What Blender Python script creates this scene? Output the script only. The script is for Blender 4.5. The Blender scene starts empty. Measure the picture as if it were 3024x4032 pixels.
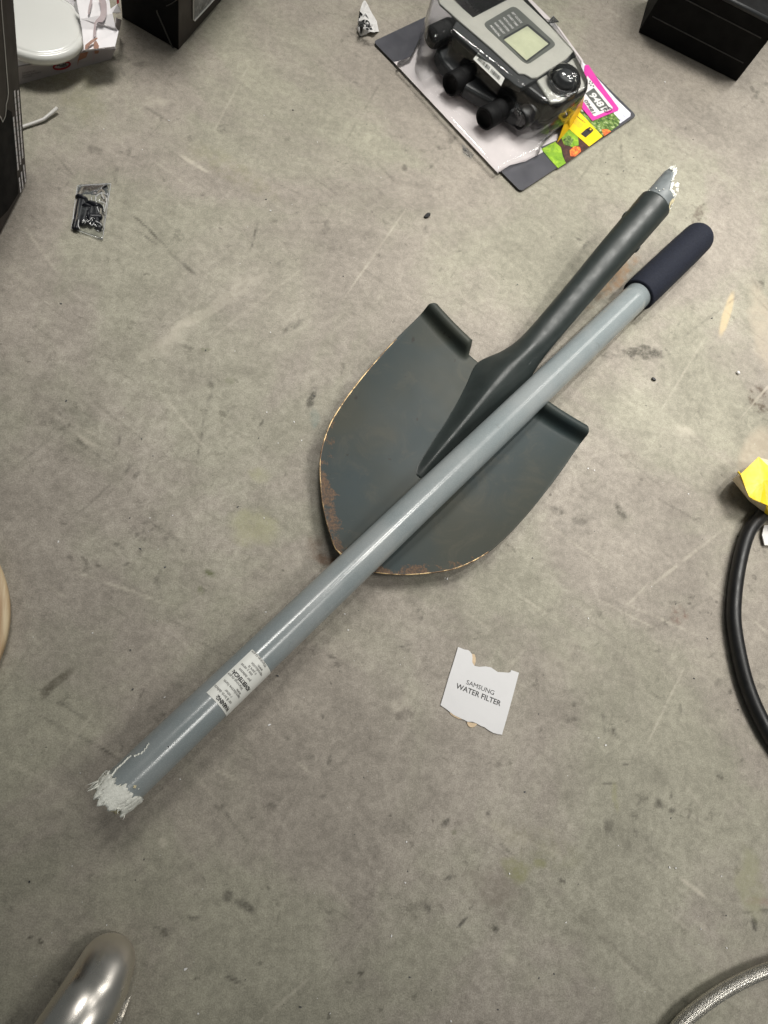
import bpy, math, random
from mathutils import Vector, Matrix, noise
from mathutils.geometry import tessellate_polygon
random.seed(7)
S = bpy.context.scene
C = S.collection
R_ = random.Random(11)

# ------------------------------------------------------------------ camera
F = 3028.0; CX = 1512.0; CY = 2016.0; H = 0.80
dn = Vector((700 - CX, -(3150 - CY), -F)).normalized()      # straight down, in camera axes
Zc = -dn
Xc = (Vector((1, 0, 0)) - Zc * Zc.x).normalized()
Yc = Zc.cross(Xc)
RW = Matrix((Xc, Yc, Zc))                                   # camera axes -> world axes
cam_d = bpy.data.cameras.new('camera'); cam = bpy.data.objects.new('camera', cam_d); C.objects.link(cam)
cam.matrix_world = Matrix.Translation((0, 0, H)) @ RW.to_4x4()
cam_d.sensor_fit = 'VERTICAL'; cam_d.sensor_height = 36.0; cam_d.lens = F / 4032 * 36
cam_d.clip_start = 0.02; cam_d.clip_end = 60
S.camera = cam
S.render.resolution_x = 768; S.render.resolution_y = 1024

# ------------------------------------------------------------------ world and lamps
w = bpy.data.worlds.new('World'); S.world = w; w.use_nodes = True
bg = w.node_tree.nodes['Background']; bg.inputs[0].default_value = (0.93, 1.0, 0.98, 1); bg.inputs[1].default_value = 0.11

TD = Vector((0.68, 0.73, 0)).normalized(); TP = Vector((TD.y, -TD.x, 0))
def strip_or_fill_lamp(s, off, z, length, width, watts, aim=None, spread=180, col=(1.0, 0.975, 0.92)):
    l = bpy.data.lights.new('ceiling_or_fill_lamp', 'AREA'); l.shape = 'RECTANGLE'; l.size = length; l.size_y = width
    l.energy = watts; l.color = col; l.spread = math.radians(spread)
    o = bpy.data.objects.new('ceiling_or_fill_lamp', l); C.objects.link(o)
    p = TD * s + TP * off + Vector((0, 0, z)); o.location = p
    dz = (p - Vector(aim)).normalized() if aim else Vector((0, 0, 1)); dx = (TD - dz * TD.dot(dz)).normalized(); dy = dz.cross(dx)
    o.rotation_euler = Matrix((dx, dy, dz)).transposed().to_euler()
    return o
AIM = (0.85, 0.78, 0)
strip_or_fill_lamp(2.0, -0.24, 2.5, 1.2, 0.10, 2.2, AIM, 31)
strip_or_fill_lamp(2.0, 0.30, 2.5, 1.2, 0.10, 2.2, AIM, 31)
strip_or_fill_lamp(1.2, -1.1, 2.6, 1.2, 0.60, 4.2, (0.04, 0.90, 0), 36)  # added fill to brighten the upper left floor, no fixture behind it
strip_or_fill_lamp(0.9, 1.5, 2.6, 1.3, 1.10, 3.1, (0.76, 0.08, 0), 32)  # added fill to brighten the lower right floor, not a ceiling strip

strip_or_fill_lamp(3.9, -0.24, 2.5, 2.0, 0.08, 1.2, (1.0, 1.05, 0), 50)
strip_or_fill_lamp(3.9, 0.30, 2.5, 2.0, 0.08, 1.2, (1.0, 1.05, 0), 50)
S.view_settings.view_transform = 'Standard'; S.view_settings.look = 'None'
S.view_settings.exposure = -0.08; S.view_settings.gamma = 1.0
S.render.engine = 'CYCLES'
S.cycles.transparent_max_bounces = 24; S.cycles.max_bounces = 10

# ------------------------------------------------------------------ helpers
def P(u, v, z=0.0):
    """the point of height z seen at pixel (u, v) of the 3024 x 4032 picture"""
    d = RW @ Vector((u - CX, -(v - CY), -F))
    t = (z - H) / d.z
    return Vector((0, 0, H)) + d * t
def PK(u, v, z=0.0): return P(u * 3024 / 1659, v * 3024 / 1659, z)
def ray(u, v):
    return Vector((0, 0, H)), (RW @ Vector((u - CX, -(v - CY), -F))).normalized()
def lin(c):
    return tuple(((x / 255) / 12.92 if x / 255 <= 0.04045 else ((x / 255 + 0.055) / 1.055) ** 2.4) for x in c) + (1,)
def off(p):
    v = Vector((0, 0, 0))
    while p is not None:
        v += p.location; p = p.parent
    return v
def empty(name, loc, label, cat, group=None):
    o = bpy.data.objects.new(name, None); C.objects.link(o); o.location = loc; o.empty_display_size = 0.02
    o['label'] = label; o['category'] = cat
    if group: o['group'] = group
    return o
def tag(o, label=None, cat=None, group=None, kind=None):
    if label: o['label'] = label
    if cat: o['category'] = cat
    if group: o['group'] = group
    if kind: o['kind'] = kind
    return o
def mesh(name, vs, fs, m, parent=None, smooth=False, mats=None, midx=None):
    vs = [Vector(v) for v in vs]
    if parent is None:
        o0 = Vector((sum(v.x for v in vs) / len(vs), sum(v.y for v in vs) / len(vs), min(v.z for v in vs)))
    else: o0 = off(parent)
    me = bpy.data.meshes.new(name); me.from_pydata([tuple(v - o0) for v in vs], [], fs)
    me.materials.append(m)
    for x in (mats or []): me.materials.append(x)
    if midx:
        for i, k in enumerate(midx): me.polygons[i].material_index = k
    if smooth: me.polygons.foreach_set('use_smooth', [True] * len(me.polygons))
    me.update()
    o = bpy.data.objects.new(name, me); C.objects.link(o)
    if parent is None: o.location = o0
    else: o.parent = parent
    return o
def solid(o, t, offset=0.0, rim=None):
    md = o.modifiers.new('thick', 'SOLIDIFY'); md.thickness = t; md.offset = offset
    if rim is not None: md.material_offset_rim = rim
    return o
def bevel(o, wdt, seg=2, ang=35):
    md = o.modifiers.new('bevel', 'BEVEL'); md.width = wdt; md.segments = seg; md.limit_method = 'ANGLE'; md.angle_limit = math.radians(ang)
    md.harden_normals = False
    return o
def sub(o, n=1):
    md = o.modifiers.new('sub', 'SUBSURF'); md.levels = n; md.render_levels = n; return o
def prism_vf(bot, top):
    n = len(bot); vs = list(bot) + list(top)
    tb = tessellate_polygon([[Vector((p[0], p[1], 0)) for p in bot]])
    fs = []
    ar = sum(bot[i][0] * bot[(i + 1) % n][1] - bot[(i + 1) % n][0] * bot[i][1] for i in range(n))
    for i in range(n):
        j = (i + 1) % n
        fs.append((i, j, n + j, n + i) if ar > 0 else (j, i, n + i, n + j))
    ccw = list(range(n)) if ar > 0 else list(range(n))[::-1]
    fs.append(tuple(n + i for i in ccw)); fs.append(tuple(ccw[::-1]))
    return vs, fs
def prism(name, pts, z0, z1, m, parent=None):
    """pts: list of xy; straight walled block"""
    vs, fs = prism_vf([(p[0], p[1], z0) for p in pts], [(p[0], p[1], z1) for p in pts])
    return mesh(name, vs, fs, m, parent)
def inset(pts, k):
    cx = sum(p[0] for p in pts) / len(pts); cy = sum(p[1] for p in pts) / len(pts)
    return [(cx + (p[0] - cx) * k, cy + (p[1] - cy) * k) for p in pts]
def frames(path):
    out = []
    for i, p in enumerate(path):
        t = (path[min(i + 1, len(path) - 1)] - path[max(i - 1, 0)]).normalized()
        up = Vector((0, 0, 1)); s = t.cross(up)
        if s.length < 1e-4: s = Vector((1, 0, 0))
        s.normalize(); u = s.cross(t).normalized(); out.append((p, t, s, u))
    return out
def tube_vf(path, rad, n=24, caps=True):
    vs = []; fs = []
    fr = frames(path)
    for i, (p, t, s, u) in enumerate(fr):
        r = rad[i] if hasattr(rad, '__len__') else rad
        for k in range(n):
            a = 2 * math.pi * k / n; vs.append(p + (s * math.cos(a) + u * math.sin(a)) * r)
    for i in range(len(path) - 1):
        for k in range(n):
            a = i * n + k; b = i * n + (k + 1) % n; fs.append((a, a + n, b + n, b))
    if caps:
        fs.append(tuple(range(n))); fs.append(tuple(range((len(path) - 1) * n, len(path) * n))[::-1])
    return vs, fs
def tube(name, path, rad, m, parent=None, n=24, caps=True):
    vs, fs = tube_vf([Vector(p) for p in path], rad, n, caps)
    return mesh(name, vs, fs, m, parent, smooth=True)
def catmull(pts, k=8):
    pts = [Vector(p) for p in pts]; q = [pts[0] * 2 - pts[1]] + pts + [pts[-1] * 2 - pts[-2]]; out = []
    for i in range(1, len(q) - 2):
        for j in range(k):
            t = j / k; a, b, c, d = q[i - 1], q[i], q[i + 1], q[i + 2]
            out.append(0.5 * ((2 * b) + (c - a) * t + (2 * a - 5 * b + 4 * c - d) * t * t + (3 * b - a - 3 * c + d) * t ** 3))
    out.append(pts[-1]); return out
def lathe_vf(c, ax, prof, n=32):
    """prof: (distance along ax, radius)"""
    ax = ax.normalized(); s = ax.cross(Vector((0, 0, 1)))
    if s.length < 1e-3: s = Vector((1, 0, 0))
    s.normalize(); u = s.cross(ax); vs = []; fs = []
    for (d, r) in prof:
        for k in range(n):
            a = 2 * math.pi * k / n; vs.append(c + ax * d + (s * math.cos(a) + u * math.sin(a)) * r)
    for i in range(len(prof) - 1):
        for k in range(n):
            a = i * n + k; b = i * n + (k + 1) % n; fs.append((a, a + n, b + n, b))
    fs.append(tuple(range(n))); fs.append(tuple(range((len(prof) - 1) * n, len(prof) * n))[::-1])
    return vs, fs
def lathe(name, c, ax, prof, m, parent=None, n=32):
    vs, fs = lathe_vf(Vector(c), Vector(ax), prof, n)
    o = mesh(name, vs, fs, m, parent, smooth=True); return o
def text_vf(s, size=1.0, bold=0.0, align='LEFT', xs=1.0):
    cu = bpy.data.curves.new('t', 'FONT'); cu.body = s; cu.size = size; cu.offset = bold; cu.align_x = align; cu.resolution_u = 3
    o = bpy.data.objects.new('t', cu); C.objects.link(o)
    dg = bpy.context.evaluated_depsgraph_get(); me = bpy.data.meshes.new_from_object(o.evaluated_get(dg))
    vs = [Vector((v.co.x * xs, v.co.y, 0)) for v in me.vertices]; fs = [tuple(p.vertices) for p in me.polygons]
    bpy.data.objects.remove(o); bpy.data.curves.remove(cu); bpy.data.meshes.remove(me)
    return vs, fs
def merge(lst):
    vs = []; fs = []
    for a, b in lst:
        n = len(vs); vs += list(a); fs += [tuple(i + n for i in f) for f in b]
    return vs, fs
def text_on(name, s, p0, p1, h, m, parent, bold=0.0, z=None, fit=True):
    """flat text from world point p0 to p1 along its baseline, cap height h"""
    p0 = Vector(p0); p1 = Vector(p1); d = (p1 - p0); L = d.length; d.normalize(); u = Vector((0, 0, 1)).cross(d).normalized()
    vs, fs = text_vf(s, h / 0.7, bold * h)
    wd = max(v.x for v in vs) - min(v.x for v in vs); x0 = min(v.x for v in vs)
    k = L / wd if fit else 1.0
    V = [p0 + d * ((v.x - x0) * k) + u * v.y for v in vs]
    return mesh(name, V, fs, m, parent)

# ------------------------------------------------------------------ materials
class N:
    def __init__(s, name):
        s.m = bpy.data.materials.new(name); s.m.use_nodes = True; s.t = s.m.node_tree; s.b = s.t.nodes['Principled BSDF']; s.out = s.t.nodes['Material Output']
    def n(s, ty, **kw):
        x = s.t.nodes.new(ty)
        for k, v in kw.items(): setattr(x, k, v)
        return x
    def l(s, a, b): s.t.links.new(a, b)
    def val(s, sock, v):
        if hasattr(v, 'is_output') or isinstance(v, bpy.types.NodeSocket): s.l(v, sock)
        else: sock.default_value = v
    def math(s, op, a, b=0.0, clamp=False):
        x = s.n('ShaderNodeMath', operation=op); x.use_clamp = clamp; s.val(x.inputs[0], a); s.val(x.inputs[1], b); return x.outputs[0]
    def ramp(s, v, a, b, lo=0.0, hi=1.0, smooth=True):
        x = s.n('ShaderNodeMapRange'); x.interpolation_type = 'SMOOTHSTEP' if smooth else 'LINEAR'
        s.val(x.inputs[0], v); x.inputs[1].default_value = a; x.inputs[2].default_value = b; x.inputs[3].default_value = lo; x.inputs[4].default_value = hi
        return x.outputs[0]
    def mix(s, f, a, b, mode='MIX'):
        x = s.n('ShaderNodeMix', data_type='RGBA', blend_type=mode); s.val(x.inputs[0], f); s.val(x.inputs[6], a); s.val(x.inputs[7], b); return x.outputs[2]
    def noise(s, vec, scale, detail=3.0, rough=0.55, dist=0.0):
        x = s.n('ShaderNodeTexNoise'); s.l(vec, x.inputs['Vector']); x.inputs['Scale'].default_value = scale
        x.inputs['Detail'].default_value = detail; x.inputs['Roughness'].default_value = rough; x.inputs['Distortion'].default_value = dist
        return x.outputs['Fac']
    def map(s, vec, loc=(0, 0, 0), rot=(0, 0, 0), sc=(1, 1, 1), ty='TEXTURE'):
        x = s.n('ShaderNodeMapping', vector_type=ty); s.l(vec, x.inputs['Vector'])
        x.inputs['Location'].default_value = loc; x.inputs['Rotation'].default_value = rot; x.inputs['Scale'].default_value = sc; return x.outputs[0]
    def coord(s): return s.n('ShaderNodeTexCoord').outputs['Object']
    def bump(s, h, strength=0.3, dist=0.001):
        x = s.n('ShaderNodeBump'); x.inputs['Strength'].default_value = strength; x.inputs['Distance'].default_value = dist
        s.l(h, x.inputs['Height']); s.l(x.outputs[0], s.b.inputs['Normal'])
def mat(name, col, rough=0.5, metal=0.0, var=0.12, vs=60.0, bump=0.0, bs=400.0, coat=0.0, spec=0.5, bd=0.0004):
    q = N(name); c = q.coord(); col = lin(col) if max(col) > 1.001 else tuple(col)[:3] + (1,)
    f = q.noise(c, vs, 4, 0.6)
    lo = tuple(x * (1 - var) for x in col[:3]) + (1,); hi = tuple(min(1, x * (1 + var)) for x in col[:3]) + (1,)
    q.l(q.mix(q.ramp(f, 0.3, 0.7), lo, hi), q.b.inputs['Base Color'])
    r = q.noise(c, vs * 1.7, 3)
    q.l(q.ramp(r, 0.3, 0.7, max(0.02, rough - 0.06), min(1, rough + 0.06)), q.b.inputs['Roughness'])
    q.b.inputs['Metallic'].default_value = metal; q.b.inputs['Specular IOR Level'].default_value = spec
    if coat: q.b.inputs['Coat Weight'].default_value = coat; q.b.inputs['Coat Roughness'].default_value = 0.08
    if bump: q.bump(q.noise(c, bs, 4, 0.65), bump, bd)
    return q.m

# ---- concrete floor ---------------------------------------------------------
def concrete():
    q = N('concrete_floor'); g = q.n('ShaderNodeNewGeometry').outputs['Position']
    warp = q.n('ShaderNodeTexNoise'); q.l(g, warp.inputs['Vector']); warp.inputs['Scale'].default_value = 60; warp.inputs['Detail'].default_value = 4
    wv = q.n('ShaderNodeVectorMath', operation='SUBTRACT'); q.l(warp.outputs['Color'], wv.inputs[0]); wv.inputs[1].default_value = (0.5, 0.5, 0.5)
    ws = q.n('ShaderNodeVectorMath', operation='SCALE'); q.l(wv.outputs[0], ws.inputs[0]); ws.inputs['Scale'].default_value = 0.022
    gw = q.n('ShaderNodeVectorMath', operation='ADD'); q.l(g, gw.inputs[0]); q.l(ws.outputs[0], gw.inputs[1]); gw = gw.outputs[0]
    A = lin((154, 146, 135)); B = lin((154, 150, 134)); 
    col = q.mix(q.ramp(q.noise(gw, 3.2, 5, 0.6, 0.6), 0.42, 0.58), A, B)
    # broad light and dark clouds
    cl = q.ramp(q.noise(g, 5.0, 6, 0.6, 0.4), 0.25, 0.75, 0.85, 1.10)
    c2 = q.ramp(q.noise(g, 26.0, 5, 0.66, 0.5), 0.25, 0.75, 0.88, 1.08)
    c3 = q.ramp(q.noise(g, 110.0, 5, 0.8, 0.3), 0.25, 0.75, 0.80, 1.18)
    c4 = q.ramp(q.noise(g, 700.0, 2, 0.8), 0.2, 0.8, 0.76, 1.22)
    m = q.math('MULTIPLY', q.math('MULTIPLY', cl, c2), q.math('MULTIPLY', c3, c4))
    # trowel and drag scuffs, stretched along two directions
    def scuff(ang, sc, lo, hi, a, b):
        v = q.map(g, rot=(0, 0, math.radians(ang)), sc=(1 / sc[0], 1 / sc[1], 1)); return q.ramp(q.noise(v, 1.0, 4, 0.62, 0.25), lo, hi, a, b)
    s1 = scuff(-38, (5, 60), 0.55, 0.75, 1.0, 1.09); s2 = scuff(-32, (8, 110), 0.60, 0.72, 1.0, 0.88)
    s3 = scuff(50, (6, 70), 0.60, 0.74, 1.0, 1.10); s4 = scuff(62, (10, 140), 0.62, 0.74, 1.0, 0.88)
    m = q.math('MULTIPLY', m, q.math('MULTIPLY', q.math('MULTIPLY', s1, s2), q.math('MULTIPLY', s3, s4)))
    # small dark blotches and pits, ragged
    bl = q.ramp(q.noise(gw, 38.0, 5, 0.7), 0.60, 0.70, 1.0, 0.72); m = q.math('MULTIPLY', m, bl)
    pv = q.n('ShaderNodeTexVoronoi'); q.l(gw, pv.inputs['Vector']); pv.inputs['Scale'].default_value = 34
    pit = q.ramp(pv.outputs['Distance'], 0.04, 0.11, 1.0, 0.0)
    pit = q.math('MULTIPLY', pit, q.ramp(q.noise(g, 14, 3), 0.50, 0.62)); m = q.math('MULTIPLY', m, q.math('SUBTRACT', 1.0, q.math('MULTIPLY', pit, 0.40)))
    col = q.mix(1.0, col, m, 'MULTIPLY')
    # stains with a shape of their own
    def stain(u, v, lu, lv, deg, c, k, ragged=0.5, warped=True):
        p = P(u, v); e = P(u + lu * math.cos(math.radians(deg)), v + lu * math.sin(math.radians(deg)))
        s = P(u - lv * math.sin(math.radians(deg)), v + lv * math.cos(math.radians(deg)))
        a = math.atan2(e.y - p.y, e.x - p.x); la = max((e - p).length, .0022); lb = max((s - p).length, .0016)
        R = max(la, lb) * 1.3 + .014
        i0 = max(0, int((p.x - R - FX0) / FS)); i1 = min(FNX, int((p.x + R - FX0) / FS) + 1); j0 = max(0, int((p.y - R - FY0) / FS)); j1 = min(FNY, int((p.y + R - FY0) / FS) + 1)
        if i1 <= i0 or j1 <= j0: return
        gx = FX[j0:j1, i0:i1]; gy = FY[j0:j1, i0:i1]; x = gx - p.x; y = gy - p.y
        wk = min(.010, lb * .9 + .001) if warped else .0008
        x = x + (WX[j0:j1, i0:i1] - .5) * 2 * wk; y = y + (WY[j0:j1, i0:i1] - .5) * 2 * wk
        xr = (x * math.cos(a) + y * math.sin(a)) / la; yr = (-x * math.sin(a) + y * math.cos(a)) / lb
        d = np.sqrt(xr * xr + yr * yr); t = np.clip((1.15 - d) / .55, 0, 1); t = t * t * (3 - 2 * t)
        br = np.clip((BK[j0:j1, i0:i1] - (.30 + .12 * ragged)) / .22, 0, 1); br = 1 - ragged * (1 - br)
        f = np.minimum(.92, t * br * k * 1.35)[..., None]; cc = np.array(lin(c)[:3])
        SC[j0:j1, i0:i1, :3] = SC[j0:j1, i0:i1, :3] * (1 - f) + cc * f; SC[j0:j1, i0:i1, 3:] = SC[j0:j1, i0:i1, 3:] * (1 - f) + f
    D = (70, 66, 56); DB = (78, 62, 48); LT = (196, 188, 172); OL = (128, 126, 88); GN = (92, 96, 62); TN = (196, 176, 140); PK_ = (176, 150, 136)
    stain(1228, 1580, 100, 14, 93, D, 0.75, 0.9)
    stain(1236, 1650, 40, 18, 93, (110, 128, 122), 0.4, 0.4)
    stain(835, 2262, 34, 14, 30, GN, 0.7, 0.8); stain(785, 2330, 22, 16, 90, GN, 0.5, 0.7)
    stain(2534, 1395, 105, 30, -4, D, 0.75, 0.9); stain(2395, 1400, 40, 18, 0, D, 0.5, 0.9)
    stain(2862, 1235, 95, 17, 107, TN, 0.85, 0.25, False)
    stain(2990, 1570, 62, 50, 30, DB, 0.72, 0.9); stain(2990, 1120, 24, 26, 0, D, 0.6, 0.9)
    stain(3010, 1300, 60, 190, 10, (176, 164, 146), 0.55, 0.4)
    stain(2280, 2052, 44, 15, 22, D, 0.72, 0.5); stain(2195, 2010, 30, 20, 40, D, 0.6, 0.8); stain(2205, 2062, 26, 12, 10, D, 0.6, 0.7)
    stain(2430, 2010, 48, 16, 40, D, 0.62, 0.9); stain(2480, 1800, 40, 14, 0, DB, 0.3, 0.9); stain(2330, 1860, 60, 18, 8, D, 0.4, 0.9)
    stain(2745, 850, 62, 20, 118, DB, 0.55, 0.7); stain(2440, 1085, 120, 32, 135, (150, 116, 80), 0.6, 0.8)
    stain(2375, 1130, 26, 14, 135, (190, 156, 120), 0.6, 0.6)
    stain(2680, 2410, 46, 34, 60, (112, 84, 70), 0.6, 0.9); stain(2655, 2370, 30, 8, 0, D, 0.5, 0.8)
    stain(2030, 3420, 74, 60, 20, (134, 132, 96), 0.7, 0.35); stain(2130, 3400, 30, 24, 0, (134, 132, 96), 0.6, 0.4)
    stain(1990, 3338, 40, 8, 40, D, 0.6, 0.8); stain(1760, 3240, 26, 10, 118, D, 0.65, 0.4); stain(1785, 3272, 14, 12, 0, GN, 0.5, 0.5)
    stain(1927, 3208, 14, 9, 30, D, 0.75, 0.4); stain(1822, 3632, 34, 4, 132, D, 0.9, 0.1, False); stain(1953, 3650, 12, 14, 30, D, 0.8, 0.3)
    stain(1930, 3500, 140, 90, 20, (120, 110, 98), 0.4, 0.7); stain(1680, 3575, 22, 12, 60, D, 0.7, 0.5); stain(1775, 3458, 32, 10, -10, D, 0.6, 0.8)
    stain(2215, 3470, 22, 8, 35, D, 0.7, 0.6); stain(2400, 3260, 26, 56, -8, D, 0.42, 0.5); stain(2650, 3190, 16, 14, 0, D, 0.6, 0.6)
    stain(2835, 3050, 34, 16, 50, D, 0.6, 0.8); stain(2965, 3640, 22, 30, 20, D, 0.65, 0.6); stain(2990, 3590, 70, 10, -4, D, 0.45, 0.8)
    stain(2990, 3550, 60, 18, 10, (150, 120, 110), 0.4, 0.5); stain(2960, 3480, 60, 150, 0, (150, 148, 118), 0.5, 0.4)
    stain(2400, 3090, 34, 5, 4, D, 0.5, 0.6); stain(2425, 3140, 60, 14, 80, (140, 138, 100), 0.4, 0.6)
    stain(230, 2680, 86, 20, -38, (86, 80, 66), 0.62, 0.25, False); stain(180, 2720, 50, 24, -38, (84, 78, 64), 0.5, 0.5)
    stain(890, 3520, 26, 26, 20, D, 0.55, 0.6); stain(960, 3570, 52, 18, 38, D, 0.6, 0.5)
    stain(640, 3684, 16, 18, 0, D, 0.8, 0.5); stain(620, 3660, 30, 8, 25, D, 0.4, 0.6); stain(160, 3710, 16, 8, 20, D, 0.8, 0.4); stain(120, 3697, 14, 5, 20, D, 0.7, 0.4)
    stain(1415, 3838, 14, 13, 0, D, 0.75, 0.3); stain(920, 3860, 46, 7, 30, D, 0.55, 0.6); stain(770, 3850, 14, 8, 0, D, 0.6, 0.5)
    stain(642, 3318, 20, 22, 0, LT, 0.45, 0.8, False); stain(797, 2972, 15, 12, 0, LT, 0.45, 0.9, False); stain(325, 3672, 11, 6, 0, LT, 0.4, 0.6, False)
    stain(2728, 3495, 80, 9, 38, LT, 0.65, 0.3, False); stain(2690, 3510, 60, 5, 38, LT, 0.4, 0.6, False); stain(2640, 3600, 110, 4, 38, LT, 0.35, 0.7, False)
    stain(2500, 3650, 330, 6, 39, LT, 0.3, 0.9); stain(2450, 3760, 330, 9, 42, (104, 98, 86), 0.4, 0.9)
    stain(765, 645, 76, 8, 33, LT, 0.6, 0.5, False); stain(620, 400, 60, 18, -5, LT, 0.3, 0.6)
    stain(590, 910, 110, 5, 43, D, 0.6, 0.5); stain(575, 935, 60, 4, 35, D, 0.5, 0.5); stain(720, 1040, 80, 8, 42, D, 0.5, 0.6)
    stain(1000, 930, 62, 5, 108, D, 0.6, 0.7); stain(955, 1130, 40, 8, -40, D, 0.5, 0.7); stain(840, 1210, 260, 28, -33, LT, 0.32, 0.4)
    stain(660, 1340, 150, 40, -30, LT, 0.25, 0.5); stain(1110, 1040, 26, 16, 0, D, 0.3, 0.7); stain(370, 590, 40, 18, 20, D, 0.4, 0.5)
    stain(790, 1750, 140, 6, 98, D, 0.5, 0.9); stain(815, 1590, 60, 10, 108, D, 0.4, 0.9); stain(900, 1500, 20, 14, 30, GN, 0.35, 0.6); stain(815, 1374, 18, 8, 0, GN, 0.5, 0.7)
    stain(1030, 1665, 20, 4, 120, D, 0.6, 0.4); stain(480, 220, 50, 22, 20, D, 0.45, 0.6); stain(560, 250, 40, 14, 0, D, 0.4, 0.6)
    stain(1000, 2080, 110, 80, 0, (160, 158, 122), 0.4, 0.3); stain(1020, 1860, 40, 40, 0, (160, 158, 122), 0.35, 0.4)
    stain(330, 1720, 120, 10, 35, LT, 0.35, 0.7); stain(400, 1800, 90, 8, 40, D, 0.35, 0.8); stain(280, 1640, 90, 60, 0, D, 0.22, 0.5)
    stain(1330, 2215, 130, 26, 10, (120, 88, 62), 0.5, 0.8); stain(1240, 2150, 50, 60, 0, (104, 84, 64), 0.4, 0.7)
    stain(2330, 1180, 60, 26, -40, (120, 98, 76), 0.4, 0.8); stain(1150, 1290, 60, 12, -38, D, 0.35, 0.8)
    stain(2975, 1780, 120, 60, 118, (186, 172, 152), 0.62, 0.25, False); stain(2690, 1700, 60, 26, 10, LT, 0.35, 0.7)
    stain(2000, 2640, 130, 8, 130, LT, 0.3, 0.8); stain(1600, 2750, 90, 30, -50, LT, 0.25, 0.7); stain(2560, 3030, 120, 50, 30, D, 0.14, 0.6)
    stain(2050, 3820, 260, 20, 44, LT, 0.22, 0.9); stain(1500, 3300, 160, 50, -40, D, 0.2, 0.9); stain(1180, 3010, 60, 6, 35, LT, 0.4, 0.8)
    stain(2700, 2200, 220, 8, -38, LT, 0.35, 0.8, False); stain(2500, 2350, 80, 5, -45, LT, 0.35, 0.6, False)
    rg = random.Random(404)
    for i in range(26):                      # clustered dirt
        cu, cv = rg.uniform(100, 2950), rg.uniform(300, 3950)
        for k in range(rg.randint(3, 9)):
            stain(cu + rg.gauss(0, 70), cv + rg.gauss(0, 70), rg.uniform(8, 34), rg.uniform(4, 14), rg.uniform(0, 180), D, rg.uniform(.2, .6), .8)
    for i in range(90):                      # faint light and dark drag marks, mostly one way
        an = rg.gauss(38, 9) if rg.random() < .65 else rg.gauss(-48, 14)
        stain(rg.uniform(0, 3024), rg.uniform(350, 4000), rg.uniform(60, 260), rg.uniform(1.5, 7), an, LT if rg.random() < .55 else D, rg.uniform(.14, .42), .7, False)
    for i in range(16): stain(rg.uniform(0, 3024), rg.uniform(350, 4000), rg.uniform(90, 260), rg.uniform(50, 130), rg.uniform(0, 180), rg.choice([LT, D, D, OL]), rg.uniform(.10, .22), .75)
    at = q.n('ShaderNodeAttribute'); at.attribute_name = 'stain'
    inv = q.math('SUBTRACT', 1.0, at.outputs['Alpha']); under = q.mix(1.0, col, inv, 'MULTIPLY')
    over = q.mix(1.0, under, at.outputs['Color'], 'ADD')
    col = q.mix(q.ramp(q.noise(g, 420.0, 4, 0.75), 0.30, 0.58, 0.55, 1.0), col, over)
    q.l(col, q.b.inputs['Base Color'])
    q.l(q.ramp(m, 0.5, 1.3, 0.72, 0.42), q.b.inputs['Roughness']); q.b.inputs['Specular IOR Level'].default_value = 0.35
    h = q.math('ADD', q.math('MULTIPLY', q.noise(g, 260, 3, 0.7), 1.0), q.math('MULTIPLY', m, 0.8))
    q.bump(h, 0.30, 0.0008)
    return q.m

import numpy as np
FX0, FY0, FX1, FY1, FS = -0.42, -0.30, 1.06, 1.52, 0.0022
FNX = int((FX1 - FX0) / FS) + 1; FNY = int((FY1 - FY0) / FS) + 1
FX, FY = np.meshgrid(FX0 + np.arange(FNX) * FS, FY0 + np.arange(FNY) * FS)
def vnoise(cell, seed, octs=4, gain=.6):
    rg = np.random.default_rng(seed); out = 0; tot = 0; amp = 1.0
    for o in range(octs):
        gx = (FX - FX0) / cell; gy = (FY - FY0) / cell; nx = int(gx.max()) + 3; ny = int(gy.max()) + 3; L = rg.random((ny, nx))
        ix = gx.astype(int); iy = gy.astype(int); fx = gx - ix; fy = gy - iy; fx = fx * fx * (3 - 2 * fx); fy = fy * fy * (3 - 2 * fy)
        out = out + amp * ((L[iy, ix] * (1 - fx) + L[iy, ix + 1] * fx) * (1 - fy) + (L[iy + 1, ix] * (1 - fx) + L[iy + 1, ix + 1] * fx) * fy)
        tot += amp; amp *= gain; cell /= 2.03
    return out / tot
WX = vnoise(.02, 1); WY = vnoise(.02, 2); BK = vnoise(.011, 3, 3, .8)
SC = np.zeros((FNY, FNX, 4))
M = {}
M['floor'] = concrete()
idx = np.arange(FNX * FNY).reshape(FNY, FNX)
quads = np.stack([idx[:-1, :-1], idx[:-1, 1:], idx[1:, 1:], idx[1:, :-1]], -1).reshape(-1, 4)
co = np.stack([FX.ravel(), FY.ravel(), np.zeros(FX.size)], -1)
c4 = [idx[0, 0], idx[0, -1], idx[-1, -1], idx[-1, 0]]; n0 = len(co)
co = np.vstack([co, [(-4, -4, 0), (5, -4, 0), (5, 6, 0), (-4, 6, 0)]])
quads = np.vstack([quads] + [[(n0 + k, n0 + (k + 1) % 4, c4[(k + 1) % 4], c4[k])] for k in range(4)])
me = bpy.data.meshes.new('floor'); me.vertices.add(len(co)); me.vertices.foreach_set('co', co.ravel()); me.loops.add(quads.size); me.loops.foreach_set('vertex_index', quads.ravel().astype(np.int32))
me.polygons.add(len(quads)); me.polygons.foreach_set('loop_start', (np.arange(len(quads)) * 4).astype(np.int32)); me.update(calc_edges=True)
sa = me.attributes.new('stain', 'FLOAT_COLOR', 'POINT'); sa.data.foreach_set('color', np.vstack([SC.reshape(-1, 4), np.zeros((4, 4))]).ravel().astype(np.float32))
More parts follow.
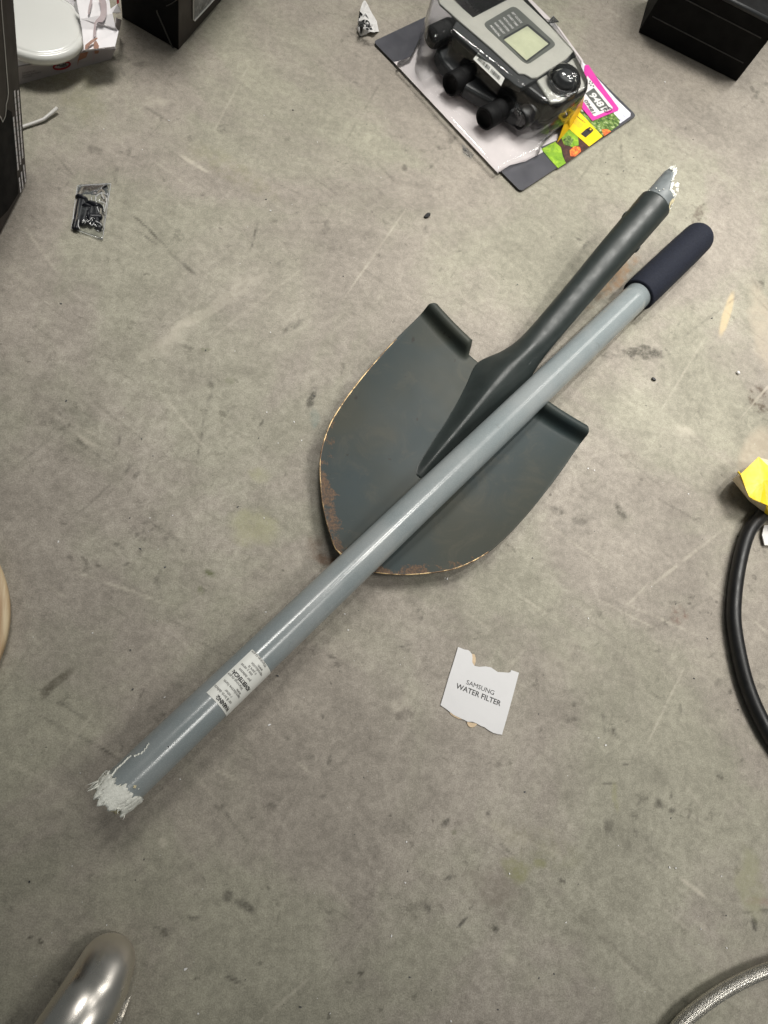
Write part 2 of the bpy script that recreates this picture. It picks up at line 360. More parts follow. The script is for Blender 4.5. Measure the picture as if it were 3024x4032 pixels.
me.materials.append(M['floor']); fl = bpy.data.objects.new('floor', me); C.objects.link(fl); tag(fl, kind='structure')

def steel_paint():
    q = N('blade_paint'); c = q.coord()
    base = q.mix(q.ramp(q.noise(c, 7, 3, 0.5, 0.3), 0.3, 0.7), lin((44, 57, 60)), lin((62, 64, 56)))
    # hand-worn and rusted near the rim: the mask comes from the mesh
    at = q.n('ShaderNodeAttribute'); at.attribute_name = 'wear'
    nz = q.noise(c, 60, 8, 0.72, 0.3); nz2 = q.noise(c, 420, 4, 0.7)
    th = q.math('ADD', q.math('MULTIPLY', at.outputs['Fac'], 0.24), q.math('MULTIPLY', nz2, 0.14))
    rust = q.ramp(q.math('ADD', nz, th), 0.855, 0.95)
    col = q.mix(q.math('MULTIPLY', rust, 0.62), base, q.mix(q.ramp(nz2, 0.4, 0.6), lin((84, 64, 50)), lin((126, 92, 62))))
    sc = q.noise(q.map(c, rot=(0, 0, math.radians(20)), sc=(1 / 18, 1 / 420, 1)), 1.0, 5, 0.6, 0.2)
    col = q.mix(q.math('MULTIPLY', q.ramp(sc, 0.66, 0.74), q.ramp(at.outputs['Fac'], 0.25, 0.9, 0.05, 0.5)), col, lin((120, 118, 112)))
    sc2 = q.noise(q.map(c, rot=(0, 0, math.radians(-35)), sc=(1 / 14, 1 / 500, 1)), 1.0, 5, 0.6, 0.3); col = q.mix(q.ramp(sc2, 0.68, 0.76, 0, 0.22), col, lin((108, 112, 108)))
    sm = q.noise(c, 26, 6, 0.7, 0.8); col = q.mix(q.ramp(sm, 0.50, 0.72, 0, 0.30), col, lin((86, 82, 70)))
    dk = q.ramp(q.noise(c, 52, 3, 0.6), 0.70, 0.74); col = q.mix(q.math('MULTIPLY', dk, 0.7), col, lin((42, 36, 32)))
    q.l(col, q.b.inputs['Base Color'])
    q.l(q.ramp(q.noise(c, 30, 5, 0.6), 0.2, 0.8, 0.46, 0.52), q.b.inputs['Roughness']); q.b.inputs['Specular IOR Level'].default_value = 0.28
    q.b.inputs['Metallic'].default_value = 0.0
    q.bump(q.noise(c, 900, 3, 0.6), 0.12, 0.0003)
    return q.m
def rim_mat():
    q = N('worn_steel_rim'); c = q.coord()
    col = q.mix(q.ramp(q.noise(c, 60, 5, 0.7), 0.42, 0.6), lin((120, 92, 66)), lin((250, 216, 160)))
    q.l(col, q.b.inputs['Base Color']); q.b.inputs['Roughness'].default_value = 0.4; q.b.inputs['Metallic'].default_value = 0.2; return q.m
def handle_paint():
    q = N('grey_fibreglass'); c = q.coord()
    a = q.mix(q.ramp(q.noise(c, 14, 5, 0.6), 0.35, 0.65), lin((134, 142, 144)), lin((148, 153, 154)))
    gr = q.noise(c, 70, 6, 0.75, 0.6); a = q.mix(q.ramp(gr, 0.60, 0.72, 0, 0.28), a, lin((92, 92, 86)))
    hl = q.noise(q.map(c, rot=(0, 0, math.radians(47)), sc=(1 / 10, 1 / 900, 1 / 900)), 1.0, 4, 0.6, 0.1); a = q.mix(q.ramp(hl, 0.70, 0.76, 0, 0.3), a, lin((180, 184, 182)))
    fl_ = q.noise(c, 1500, 2, 0.6); a = q.mix(q.ramp(fl_, 0.45, 0.75, 0, 0.4), a, lin((178, 188, 190)))
    q.l(a, q.b.inputs['Base Color']); q.b.inputs['Roughness'].default_value = 0.30; q.b.inputs['Specular IOR Level'].default_value = 0.6
    q.l(q.ramp(q.noise(c, 40, 4), 0.3, 0.7, 0.16, 0.22), q.b.inputs['Roughness'])
    q.bump(q.noise(c, 700, 4, 0.7), 0.10, 0.0003); return q.m
def clear_mat(name, rough=0.06, tint=(0.95, 0.96, 0.96), bump=0.25, bs=60, spec=1.45, haze=0.0):
    q = N(name); t = q.t; t.nodes.remove(q.b); c = q.coord()
    tr = q.n('ShaderNodeBsdfTransparent'); tr.inputs[0].default_value = tint + (1,)
    gl = q.n('ShaderNodeBsdfGlossy'); gl.inputs['Roughness'].default_value = rough
    fr = q.n('ShaderNodeFresnel'); fr.inputs['IOR'].default_value = spec
    bp = q.n('ShaderNodeBump'); bp.inputs['Strength'].default_value = bump; bp.inputs['Distance'].default_value = 0.003
    q.l(q.noise(c, bs, 4, 0.6), bp.inputs['Height']); q.l(bp.outputs[0], gl.inputs['Normal']); q.l(bp.outputs[0], fr.inputs['Normal'])
    mx = q.n('ShaderNodeMixShader'); q.l(fr.outputs[0], mx.inputs[0]); q.l(tr.outputs[0], mx.inputs[1]); q.l(gl.outputs[0], mx.inputs[2])
    o = mx.outputs[0]
    if haze:
        df = q.n('ShaderNodeBsdfDiffuse'); df.inputs[0].default_value = (0.85, 0.85, 0.85, 1)
        m2 = q.n('ShaderNodeMixShader'); m2.inputs[0].default_value = haze; q.l(o, m2.inputs[1]); q.l(df.outputs[0], m2.inputs[2]); o = m2.outputs[0]
    q.l(o, q.out.inputs['Surface']); return q.m
def foliage_print(name, cols, sc=120):
    q = N(name); c = q.coord(); f = q.noise(c, sc, 6, 0.75, 0.6)
    col = lin(cols[0])
    for i, cc in enumerate(cols[1:]):
        lo = 0.38 + 0.26 * i / max(1, len(cols) - 1); col = q.mix(q.ramp(f, lo, lo + 0.05), col, lin(cc))
    q.l(col, q.b.inputs['Base Color']); q.b.inputs['Roughness'].default_value = 0.35; return q.m

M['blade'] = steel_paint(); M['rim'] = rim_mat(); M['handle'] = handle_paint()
M['socket'] = mat('socket_paint', (46, 52, 51), 0.44, 0.0, 0.10, 40, 0.10, 700)
M['foam'] = mat('navy_foam', (26, 30, 43), 0.78, 0, 0.14, 300, 0.5, 1400, spec=0.3, bd=0.0006)
M['fray'] = mat('white_glass_fibre', (246, 246, 236), 0.7, 0, 0.10, 500, 0.7, 900, bd=0.0009)
M['fray2'] = mat('cream_glass_fibre', (226, 214, 176), 0.7, 0, 0.12, 260, 0.6, 1200, bd=0.001)
M['label'] = mat('white_label', (238, 238, 232), 0.45, 0, 0.02, 60)
M['ink'] = mat('black_ink', (20, 20, 20), 0.5, 0, 0.05); M['ink2'] = mat('grey_ink', (96, 94, 92), 0.5, 0, 0.05)
M['black'] = mat('black_plastic', (20, 20, 22), 0.38, 0, 0.15, 60, 0.12, 600); M['matt'] = mat('matt_black_rubber', (16, 16, 17), 0.7, 0, 0.15, 60, 0.12, 600, spec=0.2); M['dark'] = mat('charcoal_plastic', (42, 44, 46), 0.5, 0, 0.12, 60, 0.15, 700)
M['blackcard'] = mat('black_cardboard', (9, 9, 10), 0.7, 0, 0.25, 30, 0.1, 500, spec=0.2)
M['browncard'] = mat('brown_black_cardboard', (54, 47, 43), 0.55, 0, 0.18, 14, 0.1, 500, spec=0.35)
M['whitecard'] = mat('white_cardboard', (242, 238, 240), 0.5, 0, 0.06, 18, 0.15, 300)
M['greycard'] = mat('grey_printed_cardboard', (170, 162, 162), 0.5, 0, 0.08, 18, 0.15, 300)
M['ceramic'] = mat('white_ceramic', (235, 235, 230), 0.14, 0, 0.02, 10, coat=0.5)
M['facep'] = mat('pale_grey_plastic', (188, 186, 178), 0.4, 0, 0.05, 30, 0.06, 500)
M['lcd'] = mat('lcd_screen', (196, 198, 172), 0.2, 0, 0.06, 50); M['panel'] = mat('grey_panel', (96, 98, 94), 0.35, 0, 0.06, 60)
M['slate'] = mat('slate_printed_card', (70, 70, 76), 0.38, 0, 0.10, 30, 0.08, 300)
M['lilac'] = mat('pale_lilac_card', (214, 206, 206), 0.4, 0, 0.05, 24, 0.08, 300)
M['cardcore'] = mat('card_core', (110, 92, 74), 0.8, 0, 0.1)
M['pink'] = mat('pink_sticker', (220, 60, 165), 0.4, 0, 0.04); M['white'] = mat('white_paper', (226, 224, 222), 0.55, 0, 0.03, 60, 0.2, 300)
M['paperpink'] = mat('pale_paper', (218, 217, 218), 0.6, 0, 0.03, 20, 0.25, 260)
M['tear'] = mat('torn_card_core', (214, 190, 158), 0.8, 0, 0.12, 160, 0.4, 700)
M['yellow'] = mat('yellow_card', (250, 214, 10), 0.4, 0, 0.04, 20); M['yellowd'] = mat('yellow_flap', (232, 184, 20), 0.45, 0, 0.05, 20)
M['yellowb'] = mat('bright_yellow_plastic', (238, 204, 4), 0.45, 0, 0.05, 30, 0.2, 120, bd=0.001)
M['cream'] = mat('cream_cardboard', (220, 204, 176), 0.65, 0, 0.10, 40, 0.15, 300)
M['green'] = foliage_print('printed_lawn', [(96, 140, 30), (128, 172, 40), (160, 198, 54)], 70)
M['leaf'] = foliage_print('printed_bush', [(34, 52, 24), (70, 100, 40), (110, 140, 60), (190, 200, 150)], 170)
M['mulch'] = foliage_print('printed_mulch', [(40, 24, 22), (66, 40, 34), (92, 58, 50)], 160)
M['flower'] = foliage_print('printed_flowers', [(96, 104, 40), (214, 90, 50), (240, 130, 60), (220, 180, 60)], 190)
M['snow'] = foliage_print('printed_fountain', [(190, 190, 214), (224, 224, 236), (242, 242, 246)], 150)
M['clear'] = clear_mat('clear_blister', 0.05, bump=0.35, bs=34, haze=0.012, spec=1.6); M['film'] = clear_mat('clear_film', 0.08, bump=0.2, bs=90, spec=1.30, haze=0.015)
M['rubber'] = mat('black_rubber_hose', (18, 18, 19), 0.42, 0, 0.2, 60, 0.1, 500)
M['chrome'] = mat('brushed_chrome', (232, 226, 218), 0.27, 1.0, 0.10, 12, 0.05, 60); M['braid'] = mat('steel_braid', (226, 222, 214), 0.26, 0.9, 0.12, 200)
M['innertube'] = mat('braid_core', (90, 86, 80), 0.5, 0.3, 0.1)
M['bolt'] = mat('blue_black_bolt', (14, 16, 24), 0.45, 0.0, 0.2, 200)
M['hand'] = mat('printed_skin_tone', (160, 112, 88), 0.5, 0, 0.15, 80); M['mauve'] = mat('printed_mauve', (176, 158, 160), 0.5, 0, 0.05)
M['red'] = mat('printed_red', (150, 30, 36), 0.5, 0, 0.05); M['lightline'] = mat('printed_white_line', (205, 203, 198), 0.45, 0, 0.05)
M['linegrey'] = mat('grey_groove', (74, 73, 70), 0.5, 0, 0.08)
def wood():
    q = N('pale_wood'); c = q.coord(); v = q.map(c, rot=(0, 0, math.radians(8)), sc=(1 / 60, 1 / 6, 1))
    f = q.noise(v, 1.0, 6, 0.6, 1.2); col = q.mix(q.ramp(f, 0.3, 0.7), lin((176, 140, 100)), lin((222, 202, 166)))
    q.l(col, q.b.inputs['Base Color']); q.b.inputs['Roughness'].default_value = 0.5; q.bump(f, 0.2, 0.0006); return q.m
M['wood'] = wood()

# ------------------------------------------------------------------ broken shovel head
sh0 = PK(935, 665, .03); sh1 = PK(1263, 930, .03); ctr = (sh0 + sh1) / 2; ctr.z = 0
bd_ = (sh1 - sh0); bd_.z = 0; bd_.normalize(); ad = Vector((-bd_.y, bd_.x, 0))      # b: across, a: towards the socket
def LB(a, b, z): return ctr + ad * a + bd_ * b + Vector((0, 0, z))
prof = [(-.330, .0), (-.3295, .010), (-.327, .020), (-.318, .033), (-.302, .054), (-.280, .0765), (-.253, .0985), (-.220, .1135), (-.187, .1205), (-.15, .1245), (-.11, .1268), (-.078, .1275), (-.04, .1268), (-.014, .1262), (0.002, .1245)]
PC = catmull([Vector((q[0], q[1], 0)) for q in prof], 10)
def halfw(a):
    for p0, p1 in zip(PC, PC[1:]):
        if a <= p1.x: return p0.y + (p1.y - p0.y) * min(1, max(0, (a - p0.x) / max(1e-9, p1.x - p0.x)))
    return PC[-1].y
shov = empty('broken_shovel', LB(-.16, 0, 0), 'dark grey round-point shovel with its handle snapped off, lying under the grey pole', 'shovel')
def blade_z(a, b):
    w_ = 0.126; s = min(1.0, abs(b) / w_)
    z = 0.007 + 0.024 * s ** 2.0 + 0.030 * max(0, (-.17 - a) / .16) ** 1.6 * (1 - 0.55 * s * s) * 0.75
    z += 0.010 * max(0, (a + .2) / .2) * (1 - s)
    return z
NU = 64; rows = []
av = []
for i in range(46): av.append(-.3298 + (.3298 - .027) * (i / 45) ** 1.35)
vs = []; fs = []; wear = []; keep = []; SCO = 0.34; JI = 12; NU = 2 * (JI + 26)
def tpar(j):                       # column -> (side, inner part 0..1 or outer part 0..1)
    k = j - NU // 2; sg = -1 if k < 0 else 1; k = abs(k)
    return (sg, k / JI, None) if k <= JI else (sg, None, (k - JI) / 26)
stepprof = [(-.0245, .0003), (-.0215, .0014), (-.0190, .0034), (-.0172, .0064), (-.0160, .0100), (-.0150, .0138), (-.0136, .0168), (-.0112, .0188), (-.0084, .0194), (-.0058, .0188), (-.0038, .0172)]
for ri, a in enumerate(av + [p[0] for p in stepprof]):
    si = ri - len(av); dz = stepprof[si][1] if si >= 0 else 0
    hw = max(halfw(a), 0.004) if si < 0 else .1268 - (a + .027) * .10 - max(0, a + .017) ** 1.5 * 4.6
    inn = .050 * min(1, halfw(a) / .1262) if si < 0 else .050
    ai = a if si < 0 else -.027 + .0165 * (si + 1) / len(stepprof)
    for j in range(NU + 1):
        sg, ti, to = tpar(j)
        if to is None: b = sg * ti * inn; f = 0
        else:
            b = sg * (inn + (hw - inn) * (1 - (1 - to) ** 1.35)); f = min(1, to / .07); f = f * f * (3 - 2 * f)
        aa = ai + (a - ai) * f
        vs.append(LB(aa, b, blade_z(min(aa, 0), b) + dz * f))
        edge = min(1.0, max(0.0, 1 - (hw - abs(b)) / 0.035)) if a < -.03 else 0
        wear.append(0 if si >= 0 else min(1.6, (.22 if (b < -.02 and a < -.25) else 0) * min(1, (-.25 - a) / .03) +  (max(0, (-.20 - a) / .12)) * 0.75 + edge * (1.0 if a < -.2 else 0.35)))
na = len(av) + len(stepprof)
for i in range(na - 1):
    for j in range(NU):
        k = i * (NU + 1) + j; fs.append((k, k + 1, k + NU + 2, k + NU + 1))
bl = mesh('blade', vs, fs, M['blade'], shov, smooth=True, mats=[M['rim']])
for p_ in bl.data.polygons:
    r_i, r_j = divmod(min(p_.vertices), NU + 1)
    if (r_j == 0 or (r_j == NU - 1 and r_i < 22) or r_i == 0) and r_i < 40: p_.material_index = 1
at = bl.data.attributes.new('wear', 'FLOAT', 'POINT'); at.data.foreach_set('value', wear)
solid(bl, 0.0019, -1)

# socket: one lofted shape from the frog's tip up to the round mouth
st = [  # a, b centre, z of the axis, half width, up height, down height, roundness 0 = soft ridge, 1 = tube
    (-.186, .0, .0, .003, .0004, .004, 0), (-.178, .0, .0, .0085, .0030, .004, 0), (-.162, .0, .0, .0112, .0068, .004, 0), (-.135, .0, .0, .0148, .0112, .004, 0),
    (-.105, .0, .0, .0178, .0158, .004, 0), (-.075, .0, .0, .0222, .0204, .004, .05), (-.045, .0, .0, .0285, .0250, .004, .10), (-.022, .0005, .0, .0350, .0282, .005, .16),
    (-.008, .001, .001, .0352, .0292, .006, .22), (.004, .002, .004, .0310, .0284, .008, .34), (.018, .0035, .009, .0252, .0262, .012, .5), (.036, .005, .016, .0208, .0232, .017, .72), (.058, .006, .0245, .0190, .0200, .0185, .92),
    (.085, .0065, .034, .0187, .0187, .0187, 1), (.120, .007, .0455, .0188, .0188, .0188, 1), (.160, .0075, .0585, .0195, .0195, .0195, 1), (.200, .008, .0715, .0205, .0205, .0205, 1), (.250, .009, .0865, .0216, .0216, .0216, 1), (.296, .0097, .1000, .0223, .0223, .0223, 1), (.308, .0099, .1035, .0224, .0224, .0224, 1)]
SP = catmull([Vector((s[0], s[1], s[2])) for s in st], 4); SW = catmull([Vector((s[3], s[4], s[5])) for s in st], 4); SR = catmull([Vector((s[6], 0, 0)) for s in st], 4)
NS = 48; vs = []; fs = []
for p, wv, r in zip(SP, SW, SR):
    zb = blade_z(min(p.x, 0), 0) if p.x < 0 else blade_z(0, 0)
    rr = min(1, max(0, r.x)); tl = math.radians(17) * rr
    for k in range(NS):
        th = 2 * math.pi * k / NS; cx = math.cos(th); sy = math.sin(th)
        if sy >= 0:
            soft = (0.5 + 0.5 * math.cos(math.pi * min(1, abs(cx)))) ** 0.72 * (0.75 + 0.25 * (1 - abs(cx)))
            y = (soft * (1 - rr) + sy * rr) * wv.y
        else: y = sy * wv.z
        x = cx * wv.x
        zfl = (blade_z(min(p.x, 0), x) - zb) * (1 - rr) * (1 if sy >= 0 else 1)
        vs.append(LB(p.x - y * math.sin(tl) , p.y + x, zb + p.z * .78 + y * math.cos(tl) + zfl + (0.0004 if sy >= 0 else -0.001)))
nr = len(SP)
for i in range(nr - 1):
    for k in range(NS):
        a = i * NS + k; b = i * NS + (k + 1) % NS; fs.append((a, a + NS, b + NS, b))
fs.append(tuple(range(NS)))
so = mesh('socket', vs, fs, M['socket'], shov, smooth=True, mats=[M['socket']]); solid(so, 0.0020, -1)
zb0 = blade_z(0, 0)
mouth = LB(.308, .0099, zb0 + .1035 * .78); sdir = (LB(.308, .0099, zb0 + .1035 * .78) - LB(.200, .008, zb0 + .0715 * .78)).normalized()
# rivet with its two heads
ss = sdir.cross(Vector((0, 0, 1))).normalized(); rp = mouth - sdir * .040
for sgn, dd in ((-1, .0), (1, .028)):
    lathe('rivet_head', rp - sdir * dd + ss * sgn * .0212 , ss * sgn, [(-.001, .0052), (.0008, .0050), (.0016, .0038), (.0020, .001)], M['socket'], shov, 16)
# pole stub left in the socket, snapped off in a tongue
def frame_of(d):
    s = d.cross(Vector((0, 0, 1))).normalized(); return s, s.cross(d).normalized()
s_, u_ = frame_of(sdir); NT = 72
def jag(phi, amp, seed):
    return amp * (0.6 * noise.noise(Vector((phi * 3.1, seed, 0))) + 0.5 * noise.noise(Vector((phi * 9.0, seed, 3))) + 0.4 * noise.noise(Vector((phi * 23.0, seed, 7))))
def stublen(ph):
    # ph: 0 = +s side (right in view), pi/2 = up, pi = left
    d = (ph - math.radians(150)); d = (d + math.pi) % (2 * math.pi) - math.pi
    return .008 + .040 * math.exp(-abs(d / 1.0) ** 4.0) + .010 * math.exp(-((d + 1.7) / 0.6) ** 2)
def ragged_tube(name, base, d, r, start, lenf, m, parent, k=9, taper=0.0, n=NT, thick=.003, close=0.0):
    s, u = frame_of(d); vs = []; fs = []
    for i in range(k + 1):
        f = i / k
        for j in range(n):
            ph = 2 * math.pi * j / n; L = start + (lenf(ph) - start) * f
            rr = r * (1 - taper * f * f)
            vs.append(base + d * L + (s * math.cos(ph) + u * math.sin(ph)) * rr)
    for i in range(k):
        for j in range(n):
            a = i * n + j; b = i * n + (j + 1) % n; fs.append((a, a + n, b + n, b))
    o = mesh(name, vs, fs, m, parent, smooth=True); solid(o, thick, -1); return o
M['stubm'] = mat('stub_grey', (124, 130, 132), .5, 0, .12, 80, .2, 500)
stub = ragged_tube('handle_stub', mouth, sdir, .0190, -.02, lambda p: stublen(p) + jag(p, .005, 1.0), M['stubm'], shov, thick=.0022)
fr_ = ragged_tube('frayed_fibres', mouth, sdir, .0178, -.005, lambda p: stublen(p) + .0035 + abs(jag(p, .016, 5.0)), M['fray'], shov, thick=.0022, n=110)
def splinters(base, d, r, lenf, n, m, parent, seed, L=(.004, .012), rad=.0007, spread=0.5, phr=(0, 2 * math.pi)):
    rg = random.Random(seed); s, u = frame_of(d); parts = []
    for i in range(n):
        ph = rg.uniform(*phr); nrm = s * math.cos(ph) + u * math.sin(ph)
        tang = d.cross(nrm)
        p = base + d * (lenf(ph) - .002) + nrm * r * rg.uniform(.88, 1.03)
        q = (d + nrm * rg.uniform(-.1, spread) + tang * rg.uniform(-spread, spread)).normalized(); ln = rg.uniform(*L)
        mid = p + q * ln * .5 + nrm * rg.uniform(-.001, .001)
        rr = rad * rg.uniform(.6, 1.8)
        parts.append(tube_vf([p, mid, p + q * ln], [rr * 1.3, rr, rr * .15], 5))
    vs, fs = merge(parts); return mesh('splinters', vs, fs, m, parent)
splinters(mouth, sdir, .019, stublen, 26, M['fray'], shov, 3, (.003, .009), phr=(-.6, 2.6))
splinters(mouth, sdir, .0185, lambda p: .004, 9, M['fray2'], shov, 4, (.004, .010), rad=.0012, phr=(-.3, .9))
# cream and white splashes of torn fibre on the stub
def blob_on(base, d, r, L, ph, sz, m, parent, name='torn_patch', el=1.6, seed=0):
    s, u = frame_of(d); rg = random.Random(seed); n = 14; vs = []
    for k in range(n):
        a = 2 * math.pi * k / n; q = sz * rg.uniform(.55, 1.15); dl = math.cos(a) * q * el; dp = math.sin(a) * q / r
        nr_ = s * math.cos(ph + dp) + u * math.sin(ph + dp); vs.append(base + d * (L + dl) + nr_ * (r + .0006 + rg.uniform(0, .0004)))
    nr_ = s * math.cos(ph) + u * math.sin(ph); vs.append(base + d * L + nr_ * (r + .0011))
    return mesh(name, vs, [(k, (k + 1) % n, n) for k in range(n)], m, parent)
blob_on(mouth, sdir, .0191, .010, .62, .0042, M['fray2'], shov, seed=2, el=1.7)
blob_on(mouth, sdir, .0191, .030, 1.25, .0034, M['fray'], shov, seed=3, el=1.3)
blob_on(mouth, sdir, .0191, .026, .98, .0030, M['fray'], shov, seed=5, el=1.0)
for i, (L, ph, sz) in enumerate([(.008, 2.2, .0011), (.011, 1.75, .0009), (.006, 1.9, .0008), (.0035, 2.6, .0010)]):
    blob_on(mouth, sdir, .0191, L, ph, sz, M['fray'], shov, seed=20 + i, el=1.0)

# ------------------------------------------------------------------ broken handle across the blade
E0 = P(474, 3109, .058); E1 = P(2512, 1163, .0285); HD = (E1 - E0).normalized()
GE = P(2776, 925, .026); gl_ = (GE - E0).dot(HD)
HL = (E1 - E0).length
pole = empty('broken_shovel_pole', Vector((E0.x, E0.y, 0)), 'long grey fibreglass shovel handle with navy foam grip and frayed white broken end', 'pole')
rE0, rE1 = .0184, .0188
hs, hu = frame_of(HD)
def hr(L): return rE0 + (rE1 - rE0) * max(0, min(1, L / HL))
def hend(ph): return -.009 + .003 * math.cos(ph) + jag(ph, .009, 2.0)
n = 96; K = 40; vs = []; fs = []
for i in range(K + 1):
    for j in range(n):
        ph = 2 * math.pi * j / n; L0 = hend(ph); f = (i / K) ** 1.5; L = L0 + (HL + .01 - L0) * f
        vs.append(E0 + HD * L + (hs * math.cos(ph) + hu * math.sin(ph)) * hr(L))
for i in range(K):
    for j in range(n):
        a = i * n + j; b = i * n + (j + 1) % n; fs.append((a, a + n, b + n, b))
po = mesh('pole', vs, fs, M['handle'], pole, smooth=True); solid(po, .003, -1)
# foam grip, round ended
GL = gl_ - HL; rg_ = .0232
prof_g = [(-.0005, rg_ - .0022), (.0002, rg_ - .0006), (.0015, rg_), (.03, rg_ + .0003), (GL * .75, rg_ + .0002), (GL - .014, rg_ - .0002)]
for i in range(1, 9):
    a = i / 8 * math.pi / 2; prof_g.append((GL - .014 + .018 * math.sin(a), max(.0006, (rg_ - .0002) * math.cos(a) ** .62)))
lathe('foam_grip', E0 + HD * HL, HD, prof_g, M['foam'], pole, 56)
# white shredded end
def wend(ph):
    w_ = -.009 - .008 * math.exp(-abs((ph - 1.75) / .62) ** 3) - .002 * math.exp(-((ph - .3) / .25) ** 2)
    return w_ + jag(ph, .004, 8.0) - .004 * abs(noise.noise(Vector((ph * 17, 3, 1)))) - .003 * abs(noise.noise(Vector((ph * 45, 3, 1))))
def ragged2(name, r, startf, lenf, m, taper, seed, n=120, k=10, thick=.0028):
    vs = []; fs = []
    for i in range(k + 1):
        f = i / k
        for j in range(n):
            ph = 2 * math.pi * j / n; L = startf(ph) + (lenf(ph) - startf(ph)) * f
            rr = r * (1 - taper * f * f) + .0009 * noise.noise(Vector((ph * 6, f * 4, seed)))
            vs.append(E0 + HD * L + (hs * math.cos(ph) + hu * math.sin(ph)) * rr)
    for i in range(k):
        for j in range(n):
            a = i * n + j; b = i * n + (j + 1) % n; fs.append((a, a + n, b + n, b))
    o = mesh(name, vs, fs, m, pole, smooth=True); solid(o, thick, -1); return o
ragged2('frayed_fibres', .0176, lambda p: hend(p) + .012, wend, M['fray'], .12, 1.0)
ragged2('fibre_core', .0140, lambda p: .0, lambda p: -.012 - abs(jag(p, .010, 12.)), M['fray2'], .25, 2.0)
vs, fs = lathe_vf(E0 - HD * .006, -HD, [(0, .0130), (.002, .011), (.003, .007), (.0032, .0005)], 24); mesh('end_plug', vs, fs, M['fray'], pole)
splinters(E0, -HD, .0180, lambda p: .012, 60, M['fray'], pole, 9, (.002, .006), rad=.0005, spread=.8)
splinters(E0, -HD, .0180, lambda p: .008, 16, M['fray'], pole, 19, (.006, .014), rad=.0007, spread=.6, phr=(-.5, .8))
splinters(E0, -HD, .0180, lambda p: .002, 8, M['fray'], pole, 29, (.003, .007), rad=.0008, spread=.6, phr=(2.5, 3.3))
def cyl_hit(u, v, lift=0.0):
    """(distance along the pole, angle) where the sight line of a pixel meets the pole"""
    o, d = ray(u, v); r = None; best = None
    for it in range(3):
        r = hr(best[0]) if best else .0184
        r += lift
        oo = o - E0; A = d - HD * d.dot(HD); B = oo - HD * oo.dot(HD)
        a = A.dot(A); b = 2 * A.dot(B); c = B.dot(B) - r * r; disc = b * b - 4 * a * c
        t = (-b - math.sqrt(max(0, disc))) / (2 * a); p = o + d * t; L = (p - E0).dot(HD); q = p - E0 - HD * L
        best = (L, math.atan2(q.dot(hu), q.dot(hs)))
    return best
def on_pole(L, ph, lift=.0003): return E0 + HD * L + (hs * math.cos(ph) + hu * math.sin(ph)) * (hr(L) + lift)
# crack lines of lifted white fibre
def crack(pts, wd, seed):
    rg = random.Random(seed); hits = [cyl_hit(300 + x / 4.1475, 2900 + y / 4.1475) for x, y in pts]; dense = []
    for (a, b) in zip(hits, hits[1:]):
        for k in range(6): t = k / 6; dense.append((a[0] + (b[0] - a[0]) * t + rg.uniform(-.0007, .0007), a[1] + (b[1] - a[1]) * t + rg.uniform(-.03, .03)))
    dense.append(hits[-1]); vs = []; fs = []
    for i, (L, ph) in enumerate(dense):
        w_ = wd * rg.uniform(.35, 1.5) * (1 - .6 * i / len(dense))
        vs += [on_pole(L, ph - w_ / .02, .0002), on_pole(L, ph, .0013), on_pole(L, ph + w_ / .02, .0002)]
    for i in range(len(dense) - 1):
        for k in (0, 1): a = i * 3 + k; fs.append((a, a + 1, a + 4, a + 3))
    mesh('crack_fibres', vs, fs, M['fray'], pole)
crack([(560, 680), (640, 560), (700, 500), (770, 440), (830, 380), (905, 315)], .0010, 1); crack([(945, 325), (1010, 300), (1085, 260), (1150, 185), (1192, 110)], .0009, 2)
for (x, y, s2, m2, e) in [(955, 815, .0016, 'fray2', 9), (1015, 850, .0007, 'fray', 2), (1505, 165, .0006, 'ink', 3), (720, 840, .0022, 'fray2', 4)]:
    L, ph = cyl_hit(300 + x / 4.1475, 2900 + y / 4.1475); blob_on(E0, HD, hr(L), L, ph, s2, M[m2], pole, seed=e, el=1.0)
# warning sticker wrapped round the pole
def szp(x, y): return cyl_hit(750 + x / 4.1475, 2500 + y / 4.1475)
k0 = szp(300, 905); k1 = szp(1010, 240); L0, L1 = szp(268, 942)[0], szp(1010, 240)[0]
phA = (k0[1] + k1[1]) / 2                  # left edge of the sticker in view
phB = phA - 2.9                            # it runs on underneath
n = 40; vs = []; fs = []
Lm0 = min(L0, szp(560, 1290)[0]); L0 = (L0 + Lm0) / 2
for i in range(n + 1):
    ph = phA + (phB - phA) * i / n
    for L in (L0, L0 * .67 + L1 * .33, L0 * .33 + L1 * .67, L1): vs.append(on_pole(L, ph, .00035))
for i in range(n):
    for k in range(3): a = i * 4 + k; fs.append((a, a + 1, a + 5, a + 4))
stk = mesh('warning_sticker', vs, fs, M['label'], pole, smooth=True)
rows = [('WARNING:', 61, 207, 1), ('cer & birth defects', 156, 14, 0), ('r other', 225, 235, 0), ('reproductive harm', 320, 74, 0), ('www.', 367, 380, 0), ('Warnings.ca.gov', 447, 20, 0),
        ('ADVERTENCIA:', 527, 55, 1), ('por defectos', 625, 116, 0), ('ales y otros', 709, 75, 0), ('o para la', 768, 208, 0), ('reproducción', 839, 210, 0), ('www.', 890, 330, 0), ('Warnings.ca.gov', 985, 25, 0)]
pxm = (L1 - L0) / 1026
bolds = []; thins = []
for s, tpos, end, bo in rows:
    hh = .0037 if bo else .0028
    vs, fs = text_vf(s, hh / .7, .00022 if bo else .00003, xs=.78 if not bo else .72)
    wmax = max(v.x for v in vs); V = []
    e_ = end * pxm * .80
    for v in vs:
        d = e_ + (wmax - v.x)                 # arc length from the sticker's left edge
        L = L0 + tpos * pxm + .0005 - v.y + hh * .5; ph = phA - d / .0186
        V.append(on_pole(min(max(L, L0), L1), ph, .0006))
    (bolds if bo else thins).append((V, fs))
